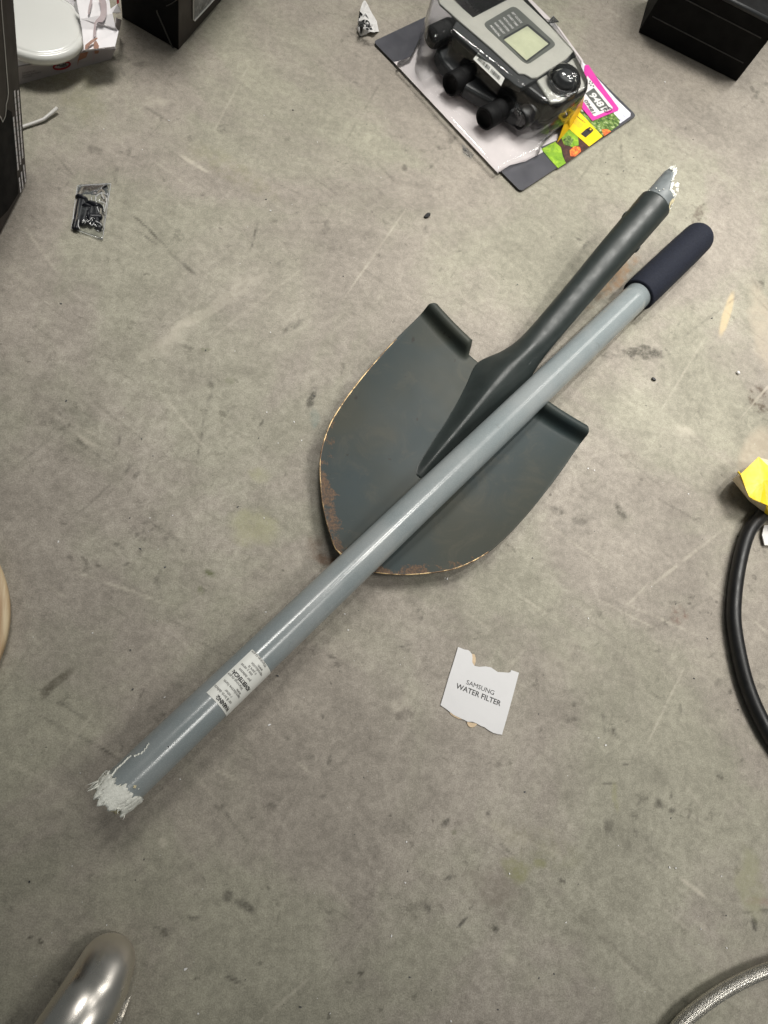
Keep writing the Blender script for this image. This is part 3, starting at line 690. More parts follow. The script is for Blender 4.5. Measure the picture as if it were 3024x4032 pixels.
v, f = merge(bolds); mesh('bold_lettering', v, f, M['ink'], stk); v, f = merge(thins); mesh('small_lettering', v, f, M['ink2'], stk)

# ------------------------------------------------------------------ torn carton label on the floor
def SZ(x, y, z=0): return P(1650 + x / 3.687, 2500 + y / 3.687, z)
out = [(560, 180), (660, 218), (700, 222), (728, 240), (762, 285), (768, 340), (765, 400), (795, 452), (860, 466), (960, 460), (1040, 476), (1080, 505), (1135, 542), (1210, 545), (1290, 552), (1318, 540), (1328, 512), (1442, 552),
       (1380, 790), (1320, 1010), (1260, 1230), (1195, 1450), (1130, 1440), (1060, 1418), (1000, 1385), (950, 1345), (880, 1318), (835, 1290), (770, 1262), (700, 1262), (640, 1232), (560, 1195), (500, 1165), (440, 1120), (390, 1080), (305, 1022), (360, 840), (430, 600), (500, 380)]
lab = prism('torn_label', [(SZ(x, y)[0], SZ(x, y)[1]) for x, y in out], .0006, .0017, M['paperpink'])
tag(lab, 'torn white piece of carton printed SAMSUNG WATER FILTER, flat on the concrete', 'torn label')
def patch(name, pts, z, m, parent, fn, h=.0002):
    return prism(name, [(fn(x, y)[0], fn(x, y)[1]) for x, y in pts], z, z + h, m, parent)
patch('torn_core', [(755, 275), (800, 285), (818, 330), (815, 400), (798, 450), (775, 450), (765, 400), (762, 330)], .0004, M['tear'], lab, SZ, .0008)
patch('torn_core', [(690, 1265), (830, 1288), (835, 1305), (800, 1335), (765, 1346), (720, 1330), (700, 1305)], .0004, M['tear'], lab, SZ, .0008)
patch('torn_core', [(440, 1118), (520, 1175), (600, 1215), (620, 1232), (560, 1215), (505, 1190), (450, 1150)], .0004, M['tear'], lab, SZ, .0008)
def line_on(s, x0, y0, x1, y1, h, bold): return text_on('lettering', s, SZ(x0, y0, .0019), SZ(x1, y1, .0019), h, M['ink'], lab, bold)
ppm = (SZ(540, 740) - SZ(1190, 1010)).length / math.hypot(650, 270)
line_on('SAMSUNG', 683, 712, 1082, 875, 64 * ppm, .0); line_on('WATER FILTER', 530, 768, 1178, 1035, 74 * ppm, .02)

# ------------------------------------------------------------------ water timer in its blister pack
def Z1(x, y, z=0): return P(1400 + x / 1.3825, y / 1.3825, z)
O_ = P(2046, 762); e1 = P(1467, 173) - O_; e2 = P(2486, 449) - O_
d1 = e1.normalized(); d2 = Vector((-d1.y, d1.x, 0)); d2 = -d2 if d2.dot(e2) < 0 else d2
Ls, Lt = e1.length, e2.length
def CL(s, t, z): return O_ + d1 * s + d2 * t + Vector((0, 0, z))
pack = empty('blister_pack', CL(Ls / 2, Lt / 2, 0), 'clear blister pack with slate card and pink 9481 price sticker, holding the water timer', 'packaging')
cr = .006; cpts = []
for (s, t, a0) in [(cr, cr, 180), (Ls - cr, cr, -90), (Ls - cr, Lt - cr, 0), (cr, Lt - cr, 90)]:
    for k in range(5):
        a = math.radians(a0 + 22.5 * k)
        cpts.append((s + cr * math.cos(a), t + cr * math.sin(a)))
card = prism('card', [CL(s, t, 0)[:2] for s, t in cpts], .0025, .0042, M['slate'], pack); card.data.materials.append(M['cardcore'])
def card_patch(name, pts, m, z, parent=card, h=.00025): return patch(name, pts, z, m, parent, lambda x, y: Z1(x, y, z + h), h)
zc = .0043
card_patch('printed_panel', [(208, 338), (300, 318), (402, 120), (470, 20), (560, -30), (900, -60), (1110, 150), (1240, 330), (1240, 700), (1010, 800), (1020, 828), (925, 878), (838, 900), (775, 942)], M['lilac'], zc)
card_patch('printed_lawn', [(1012, 812), (1060, 870), (1103, 915), (1145, 888), (1128, 850), (1118, 800), (1090, 770), (1050, 790)], M['green'], zc + .0003)
card_patch('printed_mulch', [(1090, 775), (1118, 800), (1145, 888), (1215, 838), (1272, 797), (1215, 745), (1165, 700), (1120, 720)], M['mulch'], zc + .0006)
card_patch('printed_bush', [(1115, 740), (1165, 705), (1210, 735), (1215, 790), (1180, 800), (1135, 785)], M['green'], zc + .0009)
card_patch('printed_bush', [(1130, 760), (1160, 735), (1188, 760), (1170, 795), (1140, 790)], M['leaf'], zc + .0012)
card_patch('printed_flowers', [(1165, 820), (1190, 795), (1222, 800), (1228, 826), (1195, 852), (1170, 850)], M['flower'], zc + .0009)
card_patch('printed_sky', [(1235, 335), (1260, 360), (1330, 440), (1420, 540), (1498, 615), (1496, 632), (1440, 672), (1385, 620), (1300, 560), (1240, 500)], M['snow'], zc + .0004)
card_patch('printed_bush', [(1215, 590), (1295, 655), (1400, 610), (1440, 655), (1430, 684), (1350, 742), (1280, 680), (1205, 620)], M['leaf'], zc + .0007)
card_patch('printed_flowers', [(1340, 705), (1370, 702), (1392, 715), (1352, 742)], M['flower'], zc + .0010)
yl = card_patch('yellow_panel', [(1215, 605), (1345, 742), (1272, 797), (1150, 690), (1180, 640)], M['yellow'], zc + .0013)
z_i = zc + .0017
card_patch('printed_device', [(1226, 728), (1258, 700), (1283, 722), (1252, 748)], M['ink'], z_i, yl); card_patch('printed_device', [(1254, 703), (1276, 690), (1296, 708), (1284, 722)], M['ink'], z_i, yl)
card_patch('printed_dot', [(1274, 703), (1280, 699), (1285, 705), (1279, 709)], M['yellow'], z_i + .0004, yl)
text_on('lettering', 'SMART', Z1(1203, 636, z_i), Z1(1248, 672, z_i), .0030, M['ink'], yl, .02)
for k in range(4): text_on('lettering', 'watering timer'[:14 - k], Z1(1194 - k * 4, 644 + k * 7, z_i), Z1(1238 - k * 6, 684 + k * 4, z_i), .0016, M['ink2'], yl)
# folded yellow leaflet standing up against the timer
z0 = zc + .001
v = [Z1(1098, 775, z0), Z1(1165, 700, z0), Z1(1232, 590, z0), Z1(1245, 520, .048), Z1(1162, 600, .040), Z1(1145, 650, .022)]
fly = mesh('yellow_leaflet', v, [(0, 1, 5), (1, 2, 4, 5), (2, 3, 4)], M['yellowd'], pack); solid(fly, .0006, 0)
# pink price sticker
zp = zc + .0016
pst = card_patch('price_sticker', [(1248, 355), (1268, 352), (1345, 470), (1432, 588), (1430, 600), (1290, 658), (1222, 575), (1235, 500)], M['pink'], zp)
card_patch('sticker_field', [(1262, 412), (1280, 435), (1400, 585), (1398, 592), (1305, 632), (1296, 630), (1232, 540), (1245, 480)], M['white'], zp + .0003, pst)
card_patch('number_field', [(1297, 478), (1382, 585), (1330, 606), (1252, 508)], M['panel'], zp + .0006, pst)
text_on('lettering', '9481', Z1(1268, 514, zp + .0011), Z1(1339, 599, zp + .0011), .0135, M['white'], pst, .05)
text_on('lettering', '09481', Z1(1243, 545, zp + .0011), Z1(1290, 618, zp + .0011), .0066, M['ink2'], pst, .03)
text_on('lettering', '3e', Z1(1362, 605, zp + .0012), Z1(1392, 590, zp + .0012), .0060, M['ink'], pst, .01)
vs, fs = tube_vf(catmull([Z1(1372, 582, zp + .0011), Z1(1358, 588, zp + .0011), Z1(1353, 600, zp + .0011), Z1(1362, 610, zp + .0011), Z1(1385, 606, zp + .0011), Z1(1396, 596, zp + .0011), Z1(1388, 586, zp + .0011)], 4), .00035, 5); mesh('pen_scribble', vs, fs, M['ink'], pst)
for (x, y) in [(1272, 440), (1284, 450), (1276, 462), (1290, 466), (1268, 452)]:
    card_patch('sticker_mark', [(x, y), (x + 7, y - 3), (x + 10, y + 4), (x + 3, y + 7)], M['ink2'], zp + .0006, pst, .0002)

timer = empty('water_timer', Z1(760, 480, .02) * 1.0, 'grey and black four outlet garden water timer with a small screen, sealed inside the blister', 'water timer')
timer.location.z = .006
zt = .070
def xy(l, z): return [Z1(x, y, z) for x, y in l]
def block(name, pts, zb, ztop, m, parent=timer, kb=0.97, bev=.004, rs=2):
    top = xy(pts, ztop); bot = inset([p[:2] for p in top], kb); vs, fs = prism_vf([(p[0], p[1], zb) for p in bot], [(p[0], p[1], ztop) for p in top])
    o = mesh(name, vs, fs, m, parent); bevel(o, bev, 3); return o
body_o = [(535, 118), (560, 95), (640, 82), (850, -30), (915, -5), (1190, 262), (1272, 430), (1262, 480), (1130, 556), (1062, 566), (1000, 528), (545, 175)]
block('body', body_o, .016, zt - .010, M['black'], kb=.93, bev=.006)
block('rim_band', [(530, 150), (548, 112), (640, 88), (850, -22), (905, -5), (1188, 265), (1160, 330), (985, 432), (905, 478), (850, 452), (560, 195)], zt - .012, zt - .003, M['dark'], kb=1.0, bev=.002)
fpo = [(440, -30), (475, -40), (530, -10), (585, 45), (640, 92), (850, -16), (885, -20), (915, 0), (1185, 258), (1188, 275), (1150, 318), (990, 420), (960, 424), (920, 400), (890, 400), (740, 262), (560, 108), (460, 18)]
fp = block('faceplate', fpo, zt - .004, zt, M['facep'], kb=1.0, bev=.0016)
def rr(pts, k=3, r=.12):
    out = []; n = len(pts)
    for i in range(n):
        a, b, c = Vector(pts[i - 1] + (0,)), Vector(pts[i] + (0,)), Vector(pts[(i + 1) % n] + (0,))
        p = b + (a - b) * r; q = b + (c - b) * r
        for j in range(k + 1): t = j / k; x = (1 - t) ** 2 * p + 2 * t * (1 - t) * b + t * t * q; out.append((x.x, x.y))
    return out
def pz(name, pts, z, m, parent, h=.0004): return prism(name, [Z1(x, y, z + h)[:2] for x, y in pts], z, z + h, m, parent)
pan = pz('display_panel', rr([(690, 130), (865, 28), (1098, 242), (932, 355)]), zt, M['panel'], fp)
pz('screen_surround', rr([(800, 206), (938, 128), (1066, 236), (932, 340)], r=.08), zt + .0004, M['dark'], pan, .0004); pz('screen', [(808, 216), (935, 142), (1050, 238), (930, 328)], zt + .0008, M['lcd'], pan, .0004)
lines = ['SET CLOCK', 'START TIME', 'HOW LONG', 'HOW OFTEN', 'RAIN DELAY', 'MANUAL']
for k, s in enumerate(lines):
    f = k / 5; x0 = 848 - 118 * f; y0 = 68 + 72 * f
    text_on('lettering', s, Z1(x0, y0 , zt + .0008), Z1(x0 + 52, y0 + 60, zt + .0008), .0042, M['white'], pan, .03)
block('control_deck', [(985, 432), (1165, 330), (1195, 300), (1268, 430), (1255, 478), (1128, 548), (1065, 556)], zt - .012, zt - .006, M['facep'], kb=1.0, bev=.003)
dk = Z1(1128, 452, zt - .004); lathe('dial_well', dk - Vector((0, 0, .004)), Vector((0, 0, 1)), [(0, .022), (.003, .0215), (.0045, .019)], M['black'], timer)
dk2 = Z1(1165, 400, zt + .004); lathe('dial', dk + Vector((0, 0, 0)), Vector((0, 0, 1)), [(0, .016), (.004, .0155), (.012, .0135), (.014, .0120), (.0145, .002)], M['dark'], timer, 24)
# outlets and inlet, pointing to the lower left
for i, (x, y, r, z) in enumerate([(415, 205, .0158, .044), (515, 462, .0160, .028), (700, 648, .0160, .028), (888, 652, .0150, .030)]):
    c0 = Z1(x, y, z)
    ax = -d2
    o = lathe('outlet' if i < 3 else 'inlet', c0 - ax * .052, ax, [(0, r * .8), (.012, r * .8), (.014, r * .98), (.030, r), (.0305, r * .96), (.032, r), (.051, r), (.0525, r * .9), (.0525, r * .8), (.047, r * .76), (.046, .001)], M['matt'] if i < 3 else M['black'], timer, 32)
block('manifold', [(440, 250), (560, 190), (1000, 530), (1010, 600), (900, 640), (760, 560), (600, 470), (470, 330)], .012, .034, M['dark'], kb=1.0, bev=.006)
# barcode tag on the timer's flank
bt = [Z1(668, 285, .069), Z1(812, 425, .069), Z1(792, 468, .062), Z1(640, 322, .062)]
tg = mesh('barcode_tag', bt, [(0, 3, 2, 1)], M['label'], pack); solid(tg, .0004, 0)
a0, a1, b0, b1 = bt[0], bt[1], bt[3], bt[2]; nrm = (a1 - a0).cross(b0 - a0).normalized(); nrm = nrm if nrm.z > 0 else -nrm; vs = []; fs = []
t = .10; rgb = random.Random(5)
while t < .88:
    w_ = rgb.choice([.006, .010, .016])
    if t < .50 or t > .56:
        q = [a0.lerp(a1, t).lerp(b0.lerp(b1, t), g) + nrm * .0008 for g in (.25, .70)] + [a0.lerp(a1, t + w_).lerp(b0.lerp(b1, t + w_), g) + nrm * .0008 for g in (.70, .25)]
        i0 = len(vs); vs += q; fs.append((i0, i0 + 1, i0 + 2, i0 + 3))
    t += w_ + rgb.choice([.008, .012, .018])
mesh('barcode_bars', vs, fs, M['ink'], tg)

# clear shell: low tray, high dome over the timer, small dome over the dial
def shell(name, pts, zb, ztop, k, seg=3, bev=.008, m='clear', ns=1):
    top = [Z1(x, y, ztop) for x, y in pts]; bot = inset([p[:2] for p in top], k); n = len(pts)
    vs = [Vector((p[0], p[1], zb)) for p in bot] + list(top)
    _, fs = prism_vf([(p[0], p[1], zb) for p in bot], [(p[0], p[1], ztop) for p in top])
    fs = fs[:-1]                                   # open underneath
    o = mesh(name, vs, fs, M[m], pack); bevel(o, bev, seg, 25); o.data.polygons.foreach_set('use_smooth', [True] * len(o.data.polygons)); return o
shell('clear_dome', [(425, -60), (395, 150), (430, 220), (530, 165), (1000, 545), (1130, 568), (1272, 485), (1278, 430), (1195, 262), (930, -30), (880, -60)], .006, zt + .004, 1.0)
shell('clear_tray', [(225, 330), (300, 300), (440, 20), (640, -40), (1080, 110), (1235, 330), (1235, 560), (1010, 790), (1012, 818), (830, 888), (775, 925)], .0046, .016, 1.0, bev=.004)
for (x, y) in [(880, 600), (950, 560)]:
    vs, fs = tube_vf([Z1(x - 10, y - 40, .046), Z1(x + 18, y + 28, .040)], .0028, 10); mesh('clear_rib', vs, fs, M['clear'], pack, smooth=True)
lathe('clear_bubble', dk, Vector((0, 0, 1)), [(-.006, .026), (.008, .0245), (.017, .019), (.021, .012), (.0225, .0012)], M['clear'], pack, 32)
tg2 = mesh('clear_tab', [Z1(580, 780, .003), Z1(645, 842, .003), Z1(628, 866, .003), Z1(585, 830, .003)], [(0, 1, 2, 3)], M['film'], pack); solid(tg2, .0006)
tg3 = mesh('clear_tab', [Z1(1040, 130, .012), Z1(1075, 85, .014), Z1(1108, 120, .016), Z1(1090, 170, .012)], [(0, 1, 2, 3)], M['film'], pack); solid(tg3, .0006)

# ------------------------------------------------------------------ crumpled printed scrap, top of frame
def Z5(x, y, z=0): return P(1380 + x / 11.85, y / 11.85, z)
scr = empty('crumpled_label', Z5(800, 1000), 'small crumpled white label with black lettering, left of the blister pack', 'paper scrap')
out = [(620, 20, .010), (715, 30, .012), (800, 200, .010), (900, 380, .006), (1000, 640, .006), (1120, 760, .003), (1230, 1010, .002), (1330, 1480, .001), (1240, 1480, .004), (1080, 1500, .008), (900, 1480, .006), (720, 1620, .003), (500, 1690, .0015), (420, 1640, .002), (300, 1320, .006), (370, 1100, .010), (340, 1000, .012), (420, 700, .014), (450, 420, .012), (560, 150, .010)]
V = [Z5(x, y, z) for x, y, z in out] + [Z5(700, 900, .019), Z5(1050, 1150, .011), Z5(640, 1350, .012), Z5(680, 500, .017)]
n = len(out); c0, c1, c2, c3 = n, n + 1, n + 2, n + 3
own = [c3, c3, c3, c3, c3, c1, c1, c1, c1, c1, c2, c2, c2, c2, c2, c0, c0, c3, c3, c3]
fs = [(i, (i + 1) % n, own[i]) for i in range(n)] + [(5, c1, c3), (c3, c1, c0), (c0, c1, c2), (10, c2, c1), (15, c0, c2), (17, c3, c0)]
fs = [tuple(f) for f in fs]
cs = mesh('paper', V, fs, M['white'], scr); sub(cs, 2); cs.modifiers['sub'].subdivision_type = 'SIMPLE'
dt = bpy.data.textures.new('crumple', 'CLOUDS'); dt.noise_scale = .006; dm = cs.modifiers.new('crumple', 'DISPLACE'); dm.texture = dt; dm.strength = .0022; dm.texture_coords = 'GLOBAL'
rgq = random.Random(31)
for (x0, y0, x1, y1, h_, s) in [(430, 520, 900, 640, 190, 'FA'), (400, 820, 980, 930, 200, 'PRO'), (420, 1130, 980, 1180, 190, 'SB'), (760, 1300, 1040, 1300, 150, 'II')]:
    tt = text_on('print_mark', s, Z5(x0, y0 + 120, .0205), Z5(x1, y1 + 90, .0205), h_ * .00003, M['ink'], scr, .05)
    sw = tt.modifiers.new('wrap', 'SHRINKWRAP'); sw.target = cs; sw.wrap_method = 'PROJECT'; sw.use_project_z = True; sw.use_negative_direction = True; sw.use_positive_direction = False; sw.offset = .0005
bk = prism('print_block', [Z5(x, y, .018)[:2] for x, y in [(385, 1030), (600, 1030), (650, 1140), (420, 1230)]], .0186, .0188, M['ink'], scr)

# ------------------------------------------------------------------ small bag of screws
def Z4(x, y, z=0): return P(250 + x / 6.636, 700 + y / 6.636, z)
bagl = 'small clear plastic bag of black screws lying beside the tall brown carton'
bag = empty('screw_bag', Z4(650, 900), bagl, 'plastic bag')
NX, NY = 26, 36; vs = []; fs = []
TL, TR, BL, BR = Z4(360, 200), Z4(1240, 150), Z4(200, 1330), Z4(1020, 1600)
for j in range(NY + 1):
    for i in range(NX + 1):
        u, v_ = i / NX, j / NY; p = TL.lerp(TR, u).lerp(BL.lerp(BR, u), v_)
        e = min(1, min(u, 1 - u) * 5) * min(1, min(v_ * 3, (1 - v_) * 9))
        z = .0012 + e * (.0085 + .0025 * noise.noise(Vector((u * 3, v_ * 3, 2))) + (.010 if v_ < .5 else .004) * max(0, u * 1.5 - .6) * abs(noise.noise(Vector((u * 6, v_ * 6, 8)))))
        vs.append(Vector((p.x, p.y, max(.001, z))))
for j in range(NY):
    for i in range(NX): a = j * (NX + 1) + i; fs.append((a, a + 1, a + NX + 2, a + NX + 1))
film = mesh('bag_film', vs, fs, M['film'], bag, smooth=True)
vs2 = [Vector((v.x, v.y, .0006)) for v in (TL, TR, BR, BL)]; mesh('bag_back', vs2, [(0, 1, 2, 3)], M['film'], bag)
seam = tube('seal', [Z4(200, 1330, .0022), Z4(440, 1400, .0028), Z4(800, 1530, .0022), Z4(1010, 1600, .0028)], .0011, M['film'], bag, 8)
wm = clear_mat('film_crease_glint', .15, haze=.55, bump=.1)  # film creases whitened: the bag's highlights are put into their colour
wl_ = [[(850, 460), (842, 580), (870, 700)], [(865, 475), (900, 440), (980, 390), (1060, 400), (1130, 450)], [(980, 400), (1020, 470), (1060, 545)], [(890, 590), (1000, 630), (1140, 690)], [(1112, 500), (1130, 620), (1085, 820)], [(1040, 700), (1072, 885)], [(880, 760), (930, 900)], [(1140, 400), (1170, 490)],
       [(680, 1190), (742, 1250), (800, 1180)], [(780, 1200), (870, 1275)], [(490, 1165), (590, 1125), (560, 1190)], [(400, 1100), (385, 1260), (430, 1330)], [(840, 1130), (960, 1190), (1000, 1240)], [(870, 1370), (930, 1400)], [(255, 960), (268, 1060)], [(730, 510), (735, 610)]]
prt = [tube_vf([Z4(x, y, .0125) for x, y in l], .0005, 5) for l in wl_]
prt += [tube_vf([Z4(x, y, .0022) for x, y in l], .0003, 5) for l in [[(200, 1330), (440, 1400), (800, 1530), (1010, 1600)], [(360, 200), (1240, 150)], [(1240, 150), (1020, 1600)], [(360, 200), (200, 1330)]]]
v_, f_ = merge(prt); mesh('crease', v_, f_, wm, bag)
def bolt(a, b, r, lab_):
    d = (b - a).normalized(); L = (b - a).length
    o = lathe('screw', a, d, [(0, r * 1.7), (.0012, r * 1.9), (.0028, r * 1.9), (.003, r)] + [q for k in range(int(L / .0016)) for q in ((.004 + k * .0016, r), (.0048 + k * .0016, r * .86))] + [(L + .004, r * .3)], M['bolt'], None, 14)
    return tag(o, lab_, 'screw', 'screws in the little bag')
bolt(Z4(440, 490, .005), Z4(285, 1290, .004), .0029, 'long dark screw at the left edge inside the small clear bag')
bolt(Z4(530, 540, .0055), Z4(350, 1300, .0045), .0029, 'second long dark screw, right against the leftmost one in the small bag')
bolt(Z4(760, 700, .006), Z4(690, 1150, .006), .0042, 'thick short screw in the middle of the small bag')
bolt(Z4(860, 740, .006), Z4(880, 1180, .006), .0040, 'short screw right of the thick one, in the small bag')
bolt(Z4(620, 1010, .007), Z4(930, 1030, .007), .0040, 'short screw lying crosswise over the others in the small bag')
bolt(Z4(640, 760, .005), Z4(520, 1150, .005), .0038, 'short screw next to the two long ones in the small bag')
pl_ = lathe('wall_plug', Z4(935, 1310, .001), Vector((0, 0, 1)), [(0, .0042), (.004, .0042), (.005, .003), (.0052, .0005)], M['black'], None, 18); tag(pl_, 'round black plastic plug at the lower right corner of the small bag', 'plug')

# ------------------------------------------------------------------ white plastic stick
stc = tube('plastic_stick', [P(60, 512, .003), P(93, 498, .003), P(135, 484, .003), P(172, 470, .004), P(198, 449, .005), P(225, 425, .007)], .0021, M['lightline'], None, 10)
tag(stc, 'thin bent cream plastic stick on the floor beside the tall brown carton', 'stick')

# ------------------------------------------------------------------ tall brown carton at the left edge
A0 = P(108, 705); A1 = P(84, 765); Cf = P(0, 930); fd = (Cf - A1).normalized()
fN = Vector((-fd.y, fd.x, 0)); fN = fN if fN.x < 0 else -fN                           # into the box
hT = .26
Btop = P(57, 0, .187); lean = (Btop - A0) ; lean = lean * (hT / .187)
cart = empty('tall_carton', (A1 + fd * .1 + fN * .1) , 'tall glossy brown-black carton with thin white outline drawing, at the left edge of the floor', 'box'); cart.location.z = 0
c1 = A1 + fd * .30; dpt = .26
bot = [A0, A1, c1, c1 + fN * dpt, A0 + fN * dpt]; top = [p + lean for p in bot]
vs, fs = prism_vf([tuple(p) for p in bot], [tuple(p) for p in top]); cb = mesh('carton_wall', vs, fs, M['browncard'], cart); bevel(cb, .003, 2)
# printing that lies on the front wall: rows of tiny text standing on end, a drawn outline and a dark picture area
fn_out = (c1 - A1).cross(lean).normalized(); fn_out = fn_out if fn_out.dot(Vector((0, 0, H)) - A1) > 0 else -fn_out
def wallpt(u, v, lift=.0006):
    o, d = ray(u, v); t = (A1 - o).dot(fn_out) / d.dot(fn_out); return o + d * t + fn_out * lift
def W1(x, y): return wallpt(x / 4.42, y / 4.42)
def W2(x, y): return wallpt(x / 4.02, 400 + y / 4.02)
def strip(name, pts, wd, m, parent):
    pts = [p for p in pts]; vs = []; fs = []
    for i, p in enumerate(pts):
        t = (pts[min(i + 1, len(pts) - 1)] - pts[max(0, i - 1)]).normalized(); s = t.cross(fn_out).normalized() * wd
        vs += [p - s, p + s]
    for i in range(len(pts) - 1): fs.append((2 * i, 2 * i + 1, 2 * i + 3, 2 * i + 2))
    return mesh(name, vs, fs, m, parent)
strip('printed_outline', [W1(10, -60), W1(18, 100), W1(45, 450), W1(75, 800), W1(105, 1200), W1(128, 1480), W1(136, 1620), W1(125, 1720), W1(98, 1820), W1(98, 1900), W1(85, 2020), W1(40, 2120), W1(5, 2040), W1(-30, 2000)], .00075, M['lightline'], cb)
dp = [wallpt(-40, 455, .0004), wallpt(12, 470, .0004), wallpt(28, 430, .0004), wallpt(46, 440, .0004), wallpt(60, 600, .0004), wallpt(72, 760, .0004), wallpt(30, 828, .0004), wallpt(-40, 900, .0004)]
mesh('printed_dark_area', dp, [tuple(range(len(dp)))], M['blackcard'], cb)
rgt = random.Random(3)
def textrow(x0, y0, x1, y1, fnc, name='printed_text'):
    L = math.hypot(x1 - x0, y1 - y0); t = 0; vs = []; fs = []; mode = []
    while t < L:
        d = rgt.uniform(70, 130); e = min(L, t + d)
        a = fnc(x0 + (x1 - x0) * t / L, y0 + (y1 - y0) * t / L); b = fnc(x0 + (x1 - x0) * (e - 8) / L, y0 + (y1 - y0) * (e - 8) / L)
        s = (b - a).normalized().cross(fn_out) * .0016; i0 = len(vs); vs += [a - s, a + s, b + s, b - s]; fs.append((i0, i0 + 1, i0 + 2, i0 + 3)); t = e
    mesh(name, vs, fs, M['whitecard'], cb)
textrow(275, -180, 355, 900, W2); textrow(222, -180, 320, 1000, W2); textrow(205, 240, 282, 1090, W2)
textrow(365, 1000, 398, 1280, W2); textrow(330, 1110, 358, 1380, W2); textrow(296, 1200, 322, 1440, W2)

# ------------------------------------------------------------------ black carton at the top with a window
k0 = P(703, 198); kl = P(480, 70); krr = P(874, 0)
dl = (kl - k0).normalized(); dr = (krr - k0).normalized()
bcx = empty('black_window_carton', k0 + (dl + dr) * .08, 'black carton with brown side and clear window, corner towards the camera, at the top edge', 'box')
hB = .22; lw = (kl - k0).length; rw = .30
bot = [k0, k0 + dr * rw, k0 + dr * rw + dl * lw, k0 + dl * lw]; up = Vector((0, 0, hB)) 
vs = bot + [p + up for p in bot]
fsb = [(0, 1, 5, 4), (1, 2, 6, 5), (2, 3, 7, 6), (3, 0, 4, 7), (4, 5, 6, 7), (3, 2, 1, 0)]
cbx = mesh('carton_wall', vs, fsb, M['browncard'], bcx, mats=[M['blackcard']], midx=[0, 0, 0, 1, 0, 0]); bevel(cbx, .0012, 2)
nb = dr.cross(Vector((0, 0, 1))).normalized(); nb = nb if nb.dot(-k0) > 0 else -nb
nl = dl.cross(Vector((0, 0, 1))).normalized(); nl = nl if nl.dot(-k0) > 0 else -nl
def hit(u, v, p0, nn, lift):
    o, d = ray(u, v); t = (p0 - o).dot(nn) / d.dot(nn); return o + d * t + nn * lift
def Z3(x, y): return (450 + x / 3.016, y / 3.016)
wn = [hit(*Z3(*p), k0, nb, .0008) for p in [(925, -60), (928, 225), (945, 240), (1170, -5), (1230, -60)]]
M['wfilm'] = mat('cloudy_window_film', (128, 128, 130), 0.25, 0, 0.35, 50, 0.2, 60)
mesh('window_film', wn, [tuple(range(5))], M['wfilm'], cbx)
vs, fs = tube_vf([hit(*Z3(*p), k0, nb, .0012) for p in [(927, -60), (930, 228), (946, 240), (1170, -5), (1230, -60)]], .0010, 6); mesh('window_edge', vs, fs, M['lightline'], cbx)
vs, fs = tube_vf([hit(*Z3(*p), k0, nl, .0008) for p in [(508, 118), (520, 160), (600, 340), (690, 550), (712, 572)]], .0010, 6); mesh('flap_edge', vs, fs, M['linegrey'], cbx)
vs, fs = tube_vf([hit(*Z3(*p), k0, nl, .0005) for p in [(620, 70), (680, 40), (740, 0), (780, -40)]], .0006, 6); mesh('flap_edge', vs, fs, M['linegrey'], cbx)

# ------------------------------------------------------------------ torn white box with the bowl
def Z2(x, y): return (40 + x / 3.607, y / 3.607)
wb0 = P(*Z2(140, 1190)); wb1 = P(*Z2(1430, 835)); wd_ = (wb1 - wb0).normalized(); wn_ = Vector((-wd_.y, wd_.x, 0)); wn_ = wn_ if wn_.y > 0 else -wn_
wbx = empty('torn_white_box', wb0.lerp(wb1, .4) + wn_ * .1, 'torn open low white printed box holding the white bowl, behind the tall carton', 'box')
hh = .042; wl = wb0 - wd_ * .10; wr = wb1; dep = .26
fo = wn_ * -1
def FW(x, y, lift=.0006): return hit(*Z2(x, y), wb0, fo, lift)
def board(name, quad, m, parent, th=.0018):
    o = mesh(name, quad, [tuple(range(len(quad)))], m, parent); solid(o, th, 0); return o
fw = board('front_wall', [wl, wr, FW(1490, 680), FW(1050, 722), FW(420, 872), FW(120, 940), wl + Vector((0, 0, hh))], M['greycard'], wbx)
wr2 = wr + wd_ * .012 + wn_ * .05
board('corner_wall', [wr, wr2, wr2 + Vector((0, 0, .052)), FW(1490, 680) ], M['whitecard'], wbx)
board('side_wall', [wr2, wr2 + wn_ * .2, wr2 + wn_ * .2 + Vector((0, 0, .060)), wr2 + Vector((0, 0, .052))], M['whitecard'], wbx)
board('base', [wl + Vector((0, 0, .002)), wr + Vector((0, 0, .002)), wr2 + wn_ * .2 + Vector((0, 0, .002)), wl + wn_ * dep + Vector((0, 0, .002))], M['whitecard'], wbx)
board('inner_ledge', [FW(60, 800, -.012), FW(430, 872, -.002), FW(300, 905, -.001), FW(120, 935, -.001)], M['whitecard'], wbx)
# the lid flap folded over the right side
tp = lambda x, y, z: P(*Z2(x, y), z)
fq = [tp(1048, 715, .0435), tp(1490, 665, .045), tp(1540, 440, .049), tp(1500, 400, .053), tp(1455, 200, .062), tp(1425, 120, .064), tp(1400, -60, .068), tp(930, -60, .068), tp(990, 270, .058), tp(1020, 420, .052)]
lf = mesh('lid_flap', fq, [(0, 1, 2, 9), (2, 3, 8, 9), (3, 4, 5, 6, 7, 8)], M['whitecard'], wbx); solid(lf, .0018, 0)
def onflap(x, y, z): return tp(x, y, z + .0022)
def fz(y): return .0445 + max(0, (700 - y)) / 700 * .0235
def flp(name, pts, m): return mesh(name, [onflap(x, y, fz(y)) for x, y in pts], [tuple(range(len(pts)))], m, lf)
flp('printed_shape', [(1255, -20), (1275, 60), (1290, 150), (1275, 225), (1215, 290), (1190, 340), (1175, 520), (1215, 525), (1222, 350), (1240, 310), (1310, 315), (1350, 270), (1372, 180), (1370, 60), (1350, -20)], M['mauve'])
